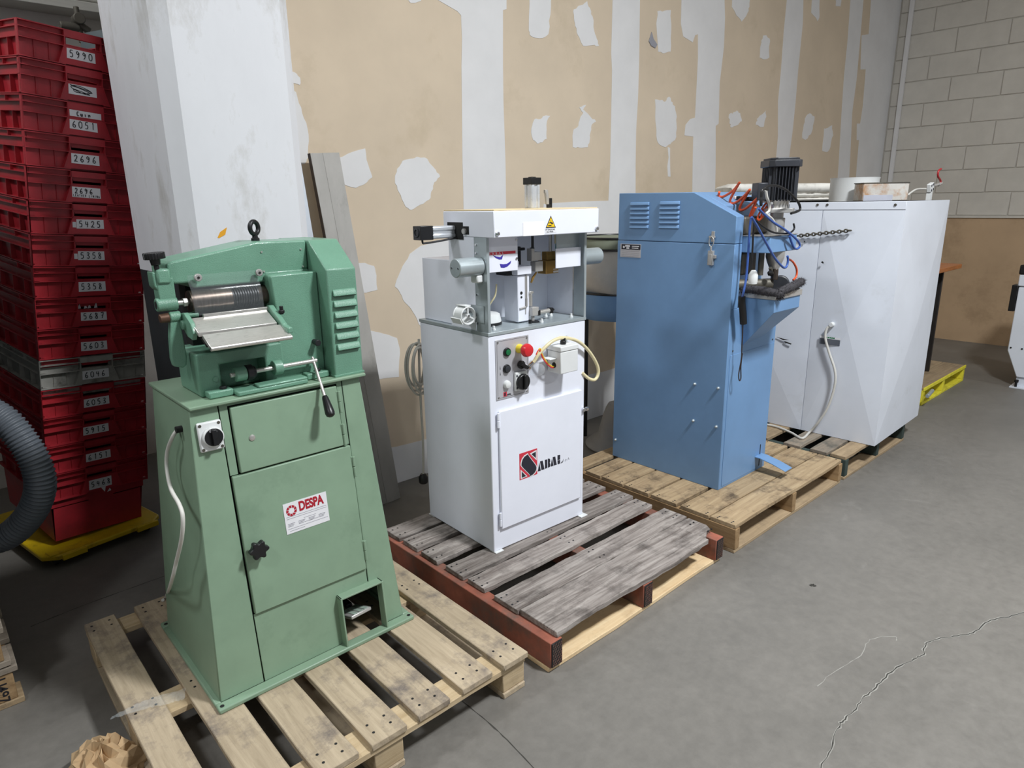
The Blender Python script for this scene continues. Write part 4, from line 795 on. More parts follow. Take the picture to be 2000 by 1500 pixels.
# coiled mains lead behind, plug hanging down
b = mb(); wc = winv @ P(818, 712, 1, 2.45)
for k in range(7):
    q = .78+.055*k; ox = (-.010, .008, -.004, .012, -.012, .004, 0)[k]
    b.sweep([wc+Vector((ox+.050*math.cos(a)*q, .009*((k*3) % 7)-.03, .108*math.sin(a)*q-.012*k*.3)) for a in [2*math.pi*i/40 for i in range(40)]], .0048, 8, closed=True)
b.build('coiled_lead', M['cable'], Wm)
cp_ = [winv @ P(a, b_, 1, 2.45) for a, b_ in ((818, 662), (819, 720), (822, 790), (826, 860), (827, 925))]
ld = mb().sweep(spline(cp_, 8), .0055, 8).build('hanging_lead', M['cable'], Wm)
pb = winv @ P(827, 936, 1, 2.45)
mb().lathe([(.018, -.018), (.022, -.012), (.022, .012), (.019, .016), (.012, .028)], pb, (0, 0, 1), 20).build('mains_plug', M['black'], ld)

# ------------------------------------------------------------------ blue machine
Bm_ = thing('edge_folding_machine', 'tall blue machine with a dark finned motor above its front work table', 'machine', (2.803, 1.598, .1375))
bo = Bm_.location.copy(); mb = lambda: MB()
BL = lambda px, py, ax, v: P(px, py, ax, v+bo[ax])-bo
b = mb().poly([(0, 0, 0), (0, .67, 0), (0, .67, 1.1955), (0, .10, 1.1955), (0, 0, 1.1955)], (.458, 0, 0)) if 0 else None
b = mb().box(0, .004, 0, .67, 0, 1.1955); b.box(.0035, .458, .10, .6695, .0005, 1.195); b.box(.0035, .458, 0, .10, 0, .90); b.box(.0035, .064, 0, .10, .90, 1.1955)
bb = b.build('cabinet', M['blue'], Bm_, bevel=.003)
hood = mb().poly([(0, y, z) for y, z in ((.0, 1.198), (.0, 1.319), (.227, 1.427), (.668, 1.431), (.668, 1.198))], (.064, 0, 0))
hood.poly([(.064, y, z) for y, z in ((.10, 1.198), (.10, 1.3666), (.227, 1.427), (.668, 1.431), (.668, 1.198))], (.394, 0, 0))
hdo = hood.build('hood', M['blue'], Bm_, bevel=.003)
for y0, y1, zt0 in ((.477, .593, 1.389), (.300, .414, 1.391)):
    for k in range(6):
        z = zt0-.019-k*.0222
        b = mb().poly([(x, y0, zz) for x, zz in ((.001, z+.017), (-.004, z+.014), (-.009, z+.003), (-.009, z), (.001, z))], (0, y1-y0, 0)); b.build('louvre', M['blue'], hdo, bevel=.0022)
# rating plate
rp = mb().box(-.0018, -.0002, .519, .650, 1.112, 1.1795).build('rating_plate', M['panel'], bb, bevel=.0005)
mb().box(-.0026, -.0018, .522, .642, 1.152, 1.177).build('plate_header', M['navy'], rp)
LM = lambda y, z, x=-.0030: frame_M((x, y, z), (0, -1, 0), (0, 0, 1))
text('IRON', .0115, LM(.618, 1.1655), M['paper'], rp, 'plate_lettering', off=.0006); text('FOX', .0115, LM(.618, 1.1545), M['paper'], rp, 'plate_lettering', off=.0006) if 0 else None
b = mb()
for k, (y0, y1, z) in enumerate(((.588, .610, 1.1655), (.592, .610, 1.1555), (.530, .575, 1.167), (.535, .575, 1.158))): b.box(-.0032, -.0026, y0, y1, z, z+(.007 if k < 2 else .0035))
b.cyl((-.0026, .627, 1.163), (-.0032, .627, 1.163), .006, n=16); b.build('plate_print', M['paper'], rp)
b = mb()
for z in (1.143, 1.134, 1.125, 1.117): b.box(-.0023, -.0018, .53, .64, z, z+.0012)
b.build('plate_lines', M['greyprint'], rp)
# toggle latch
b = mb().box(-.006, -.0005, .104, .119, 1.205, 1.252); b.box(-.012, -.004, .098, .128, 1.222, 1.231); lt = b.build('latch_keeper', M['nickel'], hdo, bevel=.001)
b = mb().ring((-.012, .113, 1.205), (1, 0, 0), .017, .0025, 20, 6, .7, 1.3); b.cyl((-.012, .113, 1.185), (-.012, .113, 1.165), .0045, n=10)
b.box(-.016, -.0005, .100, .126, 1.098, 1.165); b.box(-.012, -.0005, .088, .10, 1.130, 1.145); b.box(-.019, -.016, .104, .120, 1.10, 1.15)
b.build('toggle_latch', M['nickel'], bb, bevel=.0015)
for y, z in ((.163, .516), (.034, .520), (.160, .327), (.031, .326), (.649, .101)): mb().lathe([(.0075, 0), (.0075, .004), (.005, .010), (.002, .012)], (0, y, z), (-1, 0, 0), 12).build('panel_bolt', M['galv'], bb)
# front lower panel and pedal
mb().box(.026, .452, -.0022, -.0002, .012, .680).build('front_panel', M['blue'], Bm_, bevel=.001)
for x, z in ((.045, .700), (.43, .700)): mb().cyl((x, -.0002, z), (x, -.003, z), .004, n=10).build('panel_screw', M['copper'] if 'copper' in M else M['oldmetal'], Bm_)
mb().box(.392, .400, -.0028, -.002, .02, .14).build('pedal_slot', M['dark'], Bm_)
b = mb().poly([(.345, y, z) for y, z in ((.0, .085), (-.03, .085), (-.10, .072), (-.17, .052), (-.172, .047), (-.10, .066), (-.03, .079), (.0, .079))], (.075, 0, 0)); b.build('foot_pedal', M['blue'], Bm_, bevel=.003)
# work table hopper
fx0, fx1, fy = .095, .342, -.162
mb().box(fx0-.006, fx1+.006, fy-.006, .004, .9505, .978).build('table_rim', M['nickel'], Bm_, bevel=.002)
hp = mb(); T4 = [(fx0, fy, .950), (fx1, fy, .950), (fx1, .0, .950), (fx0, .0, .950)]; M4 = [(fx0, fy, .892), (fx1, fy, .892), (fx1, .0, .892), (fx0, .0, .892)]; B4 = [(.130, -.004, .715), (.325, -.004, .735), (.325, .0, .735), (.130, .0, .715)]
hp.add(T4+M4+B4, [(0, 1, 2, 3)]+[(a+4*k, (a+1) % 4+4*k, (a+1) % 4+4*k+4, a+4*k+4) for k in (0, 1) for a in range(4)]+[(11, 10, 9, 8)])
hpo = hp.build('chip_hopper', M['blue'], Bm_, bevel=.002)
mb().cyl((fx0+.022, fy-.006, .963), (fx0+.022, fy-.009, .963), .004, n=10).build('rim_screw', M['oldmetal'], hpo)
# head arm
am = mb().poly([(x, y, 1.157) for x, y in ((.085, -.122), (.345, -.118), (.40, -.03), (.40, .35), (.066, .35), (.066, -.02), (.072, -.09))], (0, 0, .073)); amo = am.build('head_arm', M['blue'], Bm_, bevel=.003)
mb().poly([(x, y, 1.2305) for x, y in ((.083, -.124), (.347, -.120), (.402, -.03), (.402, .10), (.064, .10), (.064, -.02), (.070, -.09))], (0, 0, .003)).build('arm_top_plate', M['nickel'], amo)
mb().box(.075, .30, .0, .12, 1.2338, 1.315).build('gear_cover', M['oldmetal'], amo, bevel=.01)
# motor tower
mx, my = .218, -.075
fc_ = mb().lathe([(.0365, 0), (.0375, .003), (.0375, .070), (.035, .073)], (mx, my, 1.234), (0, 0, 1), 36).build('spindle_housing', M['nickel'], Bm_)
mb().cyl((mx, my, 1.307), (mx, my, 1.330), .029, n=30).build('housing_neck', M['nickel'], fc_)
Mm = Matrix.Translation((mx, my, 0)) @ Matrix.Rotation(R(-42), 4, 'Z')
def octa(h, k): return [(-h, -h+k), (-h+k, -h), (h-k, -h), (h, -h+k), (h, h-k), (h-k, h), (-h+k, h), (-h, h-k)]
def oct_(b, h, k, z0, z1): return b.poly([Mm @ Vector((a, c, z0)) for a, c in octa(h, k)], (0, 0, z1-z0))
oct_(mb(), .060, .014, 1.330, 1.349).build('motor_flange', M['nickel'], Bm_, bevel=.002)
mb().lathe([(.050, 0), (.046, .012), (.050, .030), (.058, .038)], (mx, my, 1.349), (0, 0, 1), 36).build('motor_bell', M['steel'], Bm_)
b = oct_(mb(), .054, .018, 1.385, 1.530)
for sd in range(4):
    Q = Mm @ Matrix.Rotation(R(90*sd), 4, 'Z')
    for k in range(7):
        x = -.042+k*.014; b.box(x-.0016, x+.0016, -.070+abs(k-3)*.0012, -.053, 1.381, 1.532, Q)
mo = b.build('motor_body', M['motor'], Bm_, bevel=.0006)
b = oct_(mb(), .074, .02, 1.527, 1.557); oct_(b, .066, .024, 1.557, 1.566); b.build('fan_cowl', M['motor'], mo, bevel=.003)
mb().cyl((mx, my, 1.566), (mx, my, 1.5675), .045, n=30).build('cowl_grille', M['black'], mo)
b = mb().box(-.112, -.066, -.045, .035, 1.385, 1.462, Mm); b.build('terminal_box', M['motor'], mo, bevel=.004)
for w in (20, 110, 200, 290): p_ = Mm @ Vector((.05*math.cos(R(w+25)), .05*math.sin(R(w+25)), 0)); mb().cyl((p_.x, p_.y, 1.349), (p_.x, p_.y, 1.366), .005, n=8).build('flange_bolt', M['chrome'], Bm_)
# under the arm: spindle, roller foot, dust mouth
mb().lathe([(.012, 0), (.014, .03), (.034, .075), (.042, .10), (.042, .128)], (.235, -.075, 1.03), (0, 0, 1), 28).build('spindle_nose', M['nickel'], Bm_)
mb().box(.085, .21, .0, .09, 1.05, 1.157).build('feed_bracket', M['oldmetal'], Bm_, bevel=.012)
b = mb().cyl((.155, -.05, 1.05), (.155, -.05, 1.157), .013, n=16); b.cyl((.185, -.09, 1.06), (.168, -.09, 1.085), .008, n=12); b.build('guide_post', M['oldmetal'], Bm_)
mb().lathe([(.004, 0), (.013, .006), (.013, .020), (.004, .026)], (.150, -.088, 1.065), (.3, -1, -.2), 18).build('adjusting_knob', M['black'], Bm_)
b = mb().cyl((.198, -.10, 1.028), (.203, -.10, 1.078), .014, .012, n=16); b.build('spring_cap', M['roller'], Bm_, bevel=.002)
mb().cyl((.06, .03, 1.008), (.21, -.08, 1.008), .0245, n=28).build('suction_tube', M['oldmetal'], Bm_, bevel=.002)
mb().cyl((.2101, -.0801, 1.008), (.2106, -.0805, 1.008), .020, n=24).build('tube_mouth', M['dark'], Bm_)
b = mb().cyl((.232, -.112, 1.004), (.258, -.100, 1.004), .042, n=36); b.build('grinding_disc', M['motor'], Bm_, bevel=.006)
mb().box(fx0, fx1, fy+.004, -.002, .9775, .981).build('table_plate', M['oldmetal'], Bm_)
# fur strips lying on the rim
def fur(pts, rad, name, seed):
    rr = random.Random(seed); b = mb(); pp = spline(pts, 10); b.sweep(pp, [rad*(.75+.25*math.sin(math.pi*i/(len(pp)-1))+rr.uniform(-.05, .05)) for i in range(len(pp))], 10)
    for i in range(1500):
        p = pp[rr.randrange(len(pp)-1)]; d = Vector((rr.gauss(0, 1), rr.gauss(0, 1), rr.gauss(.0, .9))).normalized(); d2 = (d+Vector((rr.gauss(0, .4), rr.gauss(0, .4), -.35))).normalized()
        a = p+d*rad*.7; t = d.cross(Vector((rr.gauss(0, 1), rr.gauss(0, 1), 1))).normalized()*.0011; L_ = rad*rr.uniform(.5, .95)
        b.add([a-t, a+t, a+d2*L_], [(0, 1, 2)])
    return b.build(name, M['fur'], Bm_, ang=70)
fur([(.084, .0, .988), (.088, -.06, .990), (.094, -.12, .986), (.105, -.168, .976), (.118, -.176, .966)], .020, 'fur_strip', 1)
fur([(.105, -.165, .978), (.165, -.166, .990), (.24, -.166, .998), (.30, -.164, 1.008), (.352, -.160, 1.012)], .0205, 'fur_strip', 2)
# hoses and leads
def cable(pts, r_, mt, name, par=None): return mb().sweep(spline(pts, 8), r_, 10).build(name, mt, par or Bm_)
SL = lambda px, py: (lambda: None)
n_ = Vector((0, -.108, .227)).normalized()
ctr = [BL(1408, 392, 0, .13), BL(1434, 395, 0, .12), BL(1453, 402, 0, .12), BL(1468, 410, 0, .11), BL(1479, 420, 0, .10)]
zig = [(1405, 375), (1404, 383), (1413, 384), (1432, 372), (1444, 357), (1441, 362), (1427, 388), (1427, 398), (1440, 394), (1455, 381), (1464, 371), (1461, 376), (1447, 400), (1445, 410), (1455, 408), (1470, 396), (1482, 385), (1478, 391), (1468, 413), (1464, 424), (1466, 424), (1476, 405)]
cable([BL(a, b_, 0, .13+.016*math.sin(i*1.1)) for i, (a, b_) in enumerate(zig)], .0058, M['orange'], 'orange_coil_hose')
cable([BL(1499, 393, 0, .19), BL(1488, 408, 0, .18), BL(1480, 424, 0, .17), BL(1482, 430, 0, .16), BL(1492, 420, 0, .17), BL(1497, 404, 0, .18), BL(1487, 420, 0, .18), BL(1490, 425, 0, .18)], .0048, M['orange'], 'orange_coil_hose')
cable([BL(a, b_, 1, -.145) for a, b_ in ((1481, 407), (1492, 418), (1510, 434), (1532, 448), (1550, 462), (1560, 473), (1562, 481), (1557, 486), (1551, 484), (1546, 473), (1542, 461))], .0052, M['bluec'], 'blue_hose')
cable([BL(a, b_, 1, -.19) for a, b_ in ((1468, 424), (1480, 444), (1496, 474), (1512, 502), (1524, 517), (1532, 523), (1537, 519), (1539, 508), (1538, 500))], .005, M['bluec'], 'blue_hose')
cable([BL(a, b_, 1, -.05) for a, b_ in ((1467, 425), (1464, 450), (1461, 500), (1457, 545), (1451, 575), (1449, 581))], .0052, M['bluec'], 'blue_hose')
gun = cable([BL(a, b_, 1, -.05) for a, b_ in ((1449, 579), (1449, 590), (1451, 610), (1452, 632))], .0165, M['black'], 'air_gun')
cable([BL(a, b_, 1, -.05) for a, b_ in ((1451, 630), (1450, 655), (1449, 676), (1448, 700), (1443, 730), (1444, 743), (1447, 738), (1447, 715), (1450, 690))], .0028, M['brownedge'], 'hanging_cord', gun)
cable([BL(a, b_, 1, -.11) for a, b_ in ((1473, 430), (1471, 460), (1469, 500), (1467, 526))], .0042, M['blackm'], 'lamp_lead')
q = BL(1471, 541, 1, -.11); mb().lathe([(.018, -.030), (.020, -.020), (.020, .010), (.014, .022), (.009, .030)], q, (0, 0, 1), 22).build('white_socket', M['white2'], Bm_)
cable([BL(a, b_, 1, -.165) for a, b_ in ((1500, 370), (1488, 372), (1487, 400), (1486, 390), (1493, 368), (1512, 362), (1535, 371), (1555, 390), (1562, 402), (1561, 411), (1545, 417))], .0055, M['blackm'], 'motor_lead')
cable([BL(a, b_, 1, -.11) for a, b_ in ((1496, 372), (1498, 386), (1503, 400), (1502, 412), (1497, 418), (1508, 428), (1515, 442), (1517, 452))], .0058, M['cable'], 'grey_lead')
cable([BL(a, b_, 1, -.135) for a, b_ in ((1474, 428), (1490, 442), (1508, 453), (1525, 456), (1542, 455), (1551, 447), (1550, 437))], .0042, M['blackm'], 'thin_lead')
cable([BL(a, b_, 1, -.10) for a, b_ in ((1540, 506), (1549, 512), (1556, 526), (1555, 540), (1549, 547))], .005, M['orange'], 'orange_tube')
b = mb()
for px, py, r_, mtn in ((1444, 386, .014, 0), (1457, 388, .016, 0), (1468, 389, .013, 0)): p_ = BL(px, py, 0, .17); b.box(p_.x-r_, p_.x+r_*1.6, p_.y-r_, p_.y+r_, p_.z-r_*.7, p_.z+r_*.5)
b.build('air_filter', M['black'], Bm_, bevel=.004)
b = mb()
for px, py, r_ in ((1436, 386, .012), (1473, 401, .014), (1480, 404, .011), (1491, 393, .012), (1507, 397, .009)): p_ = BL(px, py, 0, .16); b.box(p_.x-r_*.7, p_.x+r_*1.4, p_.y-r_*.6, p_.y+r_*.6, p_.z-r_*.6, p_.z+r_*.6)
b.build('hose_fitting', M['white2'], Bm_, bevel=.003)

# ------------------------------------------------------------------ big white cabinet with cross-broken panels
Cb = thing('machine_cabinet', 'big white enclosed machine cabinet with creased panels and a grey cord', 'machine', (3.986, 1.301, .138), R(1.8))
cw = Matrix.Translation(Cb.location) @ Matrix.Rotation(R(1.8), 4, 'Z'); cinv = cw.inverted()
def KL(px, py, ax, v):
    d = CF + CR*((px-1000)/F) - CU*((py-750)/F); c = cinv @ CAM; d = cinv.to_3x3() @ d
    return c + d*((v-c[ax])/d[ax])
mb = lambda: MB()
CWd, CDp, CH = .80, 1.15, 1.368
core = mb().box(.006, CWd-.004, .006, CDp, .012, CH).build('cabinet_core', M['offw'], Cb)
sy = KL(1604, 408, 0, 0).y; sy2 = KL(1567, 840, 0, 0).y; sm = (sy+sy2)/2; zb = CH-.045
def crossbroken(c4, out, name):
    c = sum((Vector(p) for p in c4), Vector())/4+Vector(out); n_ = Vector(out).normalized()*-.006
    b = mb(); q_ = [Vector(p) for p in c4]
    b.add(q_+[c]+[p+n_ for p in q_], [(0, 1, 4), (1, 2, 4), (2, 3, 4), (3, 0, 4)]+[(i, i+5, (i+1) % 4+5, (i+1) % 4) for i in range(4)]+[(8, 7, 6, 5)])
    return b.build(name, M['offw'], Cb, ang=1)
crossbroken([(0, 0, 0), (0, sm-.0015, 0), (0, sm-.0015, zb), (0, 0, zb)], (-.022, 0, 0), 'side_panel')
crossbroken([(0, sm+.0015, 0), (0, CDp, 0), (0, CDp, zb), (0, sm+.0015, zb)], (-.022, 0, 0), 'side_panel')
crossbroken([(0, 0, 0), (CWd, 0, 0), (CWd, 0, CH-.004), (0, 0, CH-.004)], (0, -.026, 0), 'front_panel')
lid = mb().box(-.003, CWd, .0, CDp, CH-.043, CH).build('lid_band', M['offw'], Cb, bevel=.002)
for px, py in ((1597, 400), (1616, 400), (1749, 400)): p_ = KL(px, py, 0, -.003); mb().cyl(p_, p_+Vector((-.004, 0, 0)), .007, n=12).build('band_bolt', M['oldmetal'], lid)
mb().box(.01, .03, .01, CDp-.02, .0, .012).build('bottom_rail', M['dark'], Cb)
for x, y in ((.70, .05), (.05, .9), (.70, .9)): mb().box(x, x+.05, y, y+.06, -.0005, .012).build('machine_foot', M['greendrk'], Cb)
# cord and plate on the side
q = [(1622, 637), (1615, 642), (1612, 660), (1620, 690), (1631, 725), (1630, 755), (1617, 795), (1598, 825), (1580, 845)]
pts = [KL(a, b_, 0, -.025-.004*i) for i, (a, b_) in enumerate(q)]+[KL(1566, 856, 2, .006), KL(1545, 845, 2, .006), KL(1515, 833, 2, .006), KL(1480, 826, 2, .006)]
mb().sweep(spline(pts, 8), .0072, 10).build('mains_cord', M['cable'], Cb)
p_ = KL(1625, 634, 0, -.018); mb().cyl(p_+Vector((.012, 0, 0)), p_+Vector((-.018, 0, 0)), .016, .012, 14).build('cord_gland', M['white2'], Cb, bevel=.001)
a, b_ = KL(1602, 655, 0, -.0165), KL(1640, 676, 0, -.0165)
rp = mb().box(-.0195, -.0175, b_.y, a.y, b_.z, a.z).build('rating_plate', mat('dark_grey_plate', (92, 96, 104), .45, var=.08), Cb)
h_ = (a.z-b_.z); mb().box(-.0202, -.0195, b_.y, a.y, a.z-h_*.28, a.z).build('plate_header', M['paper'], rp)
text('PARIT', h_*.26, frame_M((-.0206, a.y-.02, a.z-h_*.25), (0, -1, 0), (0, 0, 1)), M['greenl'], rp, 'plate_lettering', off=.001) if 0 else None
g_ = mb()
for k, t in enumerate((.30, .39, .48, .57, .66)): g_.box(-.0206, -.0202, a.y+(b_.y-a.y)*(t+.07), a.y+(b_.y-a.y)*t, a.z-h_*.22, a.z-h_*.05)
g_.build('plate_print', M['greenl'], rp)
# dents and scratches as chipped enamel
for l in ([(1517, 658), (1528, 661), (1541, 664), (1530, 664)], [(1532, 666), (1546, 671), (1545, 673), (1534, 669)], [(1606, 510), (1609, 512), (1608, 515), (1604, 513)], [(1570, 470), (1573, 471), (1572, 474)]):
    q_ = [KL(a, b_, 0, -.017) for a, b_ in l]; mb().poly(q_, (-.004, 0, 0)).build('paint_chip', M['dark'], Cb)
# chain lying against the side
b = MB(); pa, pz = cw @ KL(1556, 461, 0, -.026), cw @ KL(1662, 450, 0, -.026); nL = 17
co = pa.copy(); b = MB(co); dv = (pz-pa)/nL
for i in range(nL):
    c_ = pa+dv*(i+.5); b.ring(c_, (1, 0, 0) if i % 2 else (.2, .1, 1), dv.length*.62, .0042, 12, 6, 1, .75)
tag(b.build('steel_chain', M['oldmetal']), 'dark steel chain stretched along the upper side of the big white cabinet', 'chain')
# things on top
zt = .138+CH
def top(px, d): p_ = P(px, 385, 2, zt+.001); return p_
def on_top(x, y): return cw @ Vector((x, y, CH))
# folded padding stack, lying slantwise
yb, x0, x1 = 2.25, 3.99, 4.76
pa, pz = Vector((4.00, 2.36, 0)), Vector((4.70, 1.99, 0)); du = (pz-pa).normalized(); dn = Vector((-du.y, du.x, 0)); Lp = (pz-pa).length
for k, (za, zz, dx, dy, lab) in enumerate(((0, .026, .03, .01, 'lowest flattened white padding sheet on the cabinet top'), (.0265, .056, .012, .02, 'middle folded white padding sheet on the cabinet top'), (.0565, .118, 0, 0, 'top thick dirty-white padding cushion on the cabinet top'))):
    rr = random.Random(k+2); n = 30; b = MB((4.35, 2.2, zt+za+.0005)); vs = []; fs = []
    prof = [(0, 0), (-.02, .25), (-.024, .6), (-.01, .93), (.06, 1.0), (.12, .98), (.18, .9), (.185, .3), (.17, 0)]
    for i in range(n+1):
        t = i/n; e = 1-.35*max(0, abs(t-.5)*2-.9)*10; wob = rr.uniform(-.006, .006)
        for (dy_, h_) in prof: vs.append(pa+du*(dx+(Lp-1.5*dx)*t)+dn*(dy+dy_+wob-.03)+Vector((0, 0, zt+za+.0005+(zz-za)*h_*e*(1+(rr.uniform(-.05, .05) if 0 < h_ < 1 else 0)))))
    m_ = len(prof)
    for i in range(n): fs += [(i*m_+j, i*m_+(j+1) % m_, (i+1)*m_+(j+1) % m_, (i+1)*m_+j) for j in range(m_)]
    fs += [tuple(range(m_)), tuple(range(n*m_+m_-1, n*m_-1, -1))]
    tag(b.add(vs, fs).build('folded_padding', M['foam'], ang=60), lab, 'padding', 'padding stacked on the cabinet')
# white tub and dirty tin
c = Vector((4.345, 1.72, 0)); tub = thing('white_tub', 'white open-topped round tub on the cabinet behind the rusty tin', 'tub', (c.x, c.y, zt))
MB().lathe([(.10, .0005), (.132, .001), (.133, .12), (.137, .136)], (0, 0, 0), (0, 0, 1), 44).build('tub_wall', M['white2'], tub)
c = Vector((4.23, 1.525, 0)); tin = thing('rusty_tin', 'low rectangular tin streaked with grey paint and rust on the cabinet top', 'tin', (c.x, c.y, zt), R(-45))
MB().box(-.125, .125, -.06, .06, .0005, .098).build('tin_body', M['rust'], tin, bevel=.006)
MB().box(-.127, .127, -.062, .062, .096, .102).build('tin_rim', M['oldmetal'], tin, bevel=.001)
MB().box(-.120, .04, -.0615, -.0602, .002, .034).build('paint_band', mat('pale_violet_paint', (186, 188, 200), .5), tin)
c = P(1752, 376, 1, 1.45); tag(MB((c.x, 1.45, zt)).poly([(c.x-.03, 1.45, zt+.0005), (c.x+.07, 1.45, zt+.0005), (c.x+.07, 1.45, zt+.028), (c.x-.03, 1.45, zt+.012)], (0, .04, 0)).build('black_wedge', M['dark'], bevel=.001), 'small black wedge beside the rusty tin on the cabinet', 'wedge')
# valve with red tube
vv = thing('air_valve', 'small white air valve with a red tube standing on the cabinet top', 'valve', tuple(P(1818, 376, 1, 1.40))); vo = vv.location.copy(); vv.location.z = zt; vo.z = zt
VL = lambda px, py: P(px, py, 1, 1.40)-vo
pc = VL(1817, 366); MB().box(-.027, .027, -.012, .012, -.024, .024, Matrix.Translation(pc) @ Matrix.Rotation(R(-14), 4, 'Y')).build('valve_block', M['white2'], vv, bevel=.003)
b = MB()
for a in (-.015, .015):
    for c in (-.014, .014): b.box(-.006+a, .006+a, -.0132, -.0118, -.006+c, .006+c, Matrix.Translation(pc) @ Matrix.Rotation(R(-14), 4, 'Y'))
b.build('valve_mark', M['navy'], vv)
MB().box(-.015+pc.x, .02+pc.x, -.01, .012, .0, pc.z-.02).build('valve_stand', M['white2'], vv)
b = MB(); b.cyl(VL(1824, 363), VL(1836, 359), .008, n=12); b.cyl(VL(1833, 361), VL(1838, 358), .010, n=8); b.build('fitting', M['nickel'], vv)
MB().sweep(spline([VL(1836, 359), VL(1837, 353), VL(1832, 344), VL(1833, 334), VL(1838, 330)], 6), .0058, 10).build('red_tube', mat('dark_red_tube', (176, 44, 50), .4), vv)
MB().sweep(spline([VL(1808, 369), VL(1790, 370), VL(1778, 377), VL(1773, 381.5)], 6), .0055, 8).build('grey_tube', M['cable'], vv)

# ------------------------------------------------------------------ dust collector between the machines
Dc = thing('dust_collector', 'blue-ringed dust collector with a grey cloth bag behind the white press', 'dust collector', (3.36, 2.70, 0))
mb = lambda: MB()
mb().lathe([(.20, .815), (.245, .822), (.275, .86), (.285, .90), (.285, .985)], (0, 0, 0), (0, 0, 1), 48).build('blue_drum', M['blue'], Dc, bevel=.002)
mb().ring((0, 0, .99), (0, 0, 1), .285, .007, 48, 8).build('drum_rim', M['black'], Dc)
for a in (250, 10, 130): x, y = .20*math.cos(R(a)), .20*math.sin(R(a)); mb().cyl((x, y, 0), (x, y, .83), .0125, n=12).build('leg', M['black'], Dc)
def bag(prof, name, mt, amp, seed, n=56):
    rr = random.Random(seed); ph = [rr.uniform(0, 6) for _ in range(9)]; b = mb(); vs = []; fs = []
    for j, (r_, z) in enumerate(prof):
        for i in range(n):
            a = 2*math.pi*i/n; f_ = sum(math.sin((k+2)*a+ph[k]+z*(9+3*k)) for k in range(6))/6
            vs.append((r_*(1+amp*f_)*math.cos(a), r_*(1+amp*f_)*math.sin(a), z+.02*amp*f_))
    for j in range(len(prof)-1): fs += [(j*n+i, j*n+(i+1) % n, (j+1)*n+(i+1) % n, (j+1)*n+i) for i in range(n)]
    fs += [tuple(range(n-1, -1, -1)), tuple(range((len(prof)-1)*n, len(prof)*n))]
    return b.add(vs, fs).build(name, mt, Dc, ang=50)
bag([(.27, .99), (.282, 1.0), (.286, 1.03), (.292, 1.07), (.292, 1.11), (.286, 1.15), (.28, 1.19), (.27, 1.22), (.262, 1.245)], 'filter_bag', M['canvas'], .22, 3)
bag([(.262, 1.245), (.272, 1.26), (.274, 1.285), (.268, 1.315)], 'bag_collar', M['olive'], .02, 4)
for z in (1.25, 1.318): mb().ring((0, 0, z), (0, 0, 1), .272, .006, 48, 8).build('bag_hoop', M['black'], Dc)
b = None
cl = [(.195, .002), (.20, .012), (.165, .045), (.12, .075), (.105, .13), (.085, .20), (.066, .255), (.05, .285)]
lb = bag(cl, 'collection_bag', M['cloth'], .12, 8); lb.location = (-.115, -.10, 0)

# ------------------------------------------------------------------ leaning pieces
def leaning(name, top_a, top_b, bot_a, bot_b, th, mt, lab, cat, edge=None, z0=.0):
    a, b_, c, d = (Vector(p) for p in (top_a, top_b, bot_a, bot_b)); n_ = (b_-a).cross(c-a).normalized()
    if n_.y < 0: n_ = -n_
    o = MB(c).poly([a, b_, d, c], n_*th).build(name, mt, bevel=.0015); tag(o, lab, cat); return o, n_, c
tl, tr_, brr = P(606, 299, 1, 2.99), P(662, 298, 1, 2.99), P(777, 973, 2, .004)
brr = Vector((1.775, 2.885, .003)); brl = brr-(tr_-tl)
o, n_, c0 = leaning('leaning_board', tl, tr_, brl, brr, .028, M['planksteel'], 'long grey board with a dark edge leaning on the tan wall behind the green machine', 'board')
e = MB(c0).poly([tl+n_*.002, tl+n_*.027, brl+n_*.027, brl+n_*.002], (-.0012, 0, 0)).build('board_edge', M['brownedge'], o)
MB(c0).poly([tl+(tr_-tl)*.42-n_*.0015, tr_-n_*.0015, brr-n_*.0015, brl+(brr-brl)*.42-n_*.0015], n_*.0014).build('raised_half', M['planksteel'], o)
tb, bb_ = P(563, 166, 1, 3.03), P(612, 460, 1, 2.96); bb_ = tb+(bb_-tb)*((tb.z-.003)/(tb.z-bb_.z)); ta, ba_ = tb+Vector((-.008, 0, .01)), bb_+Vector((-.09, 0, 0))
leaning('metal_strip', ta, tb, ba_, bb_, .003, M['sheet'], 'thin pale metal strip leaning between the white column and the grey board', 'metal strip')

# ------------------------------------------------------------------ bench on the yellow pallet
Bn = thing('work_bench', 'dark steel bench with an orange-brown wooden top on the yellow pallet', 'bench', (5.75, 2.0, .1385)); bno = Bn.location.copy()
mb = lambda: MB(bno)
mb().box(5.25, 6.33, 1.60, 2.30, .965, 1.0).build('bench_top', M['benchtop'], Bn, bevel=.004)
for x in (5.62, 6.10):
    for y in (1.66, 2.18): mb().box(x, x+.022, y, y+.06, .139, .9645).build('leg', M['darksteel'], Bn, bevel=.002)
ep = mb().box(6.095, 6.118, 1.72, 2.18, .22, .95); ep.box(5.64, 6.10, 1.70, 1.72, .22, .95); epo = ep.build('drawer_case', M['darksteel'], Bn)
for z in (.78, .56, .46): mb().lathe([(.011, 0), (.013, .008), (.009, .016)], (6.05, 1.70, z), (0, -1, 0), 14).build('drawer_knob', M['white2'], Bn)
for z in (.40, .66, .86): mb().box(5.66, 6.09, 1.694, 1.7005, z, z+.008).build('drawer_gap', M['black'], Bn)
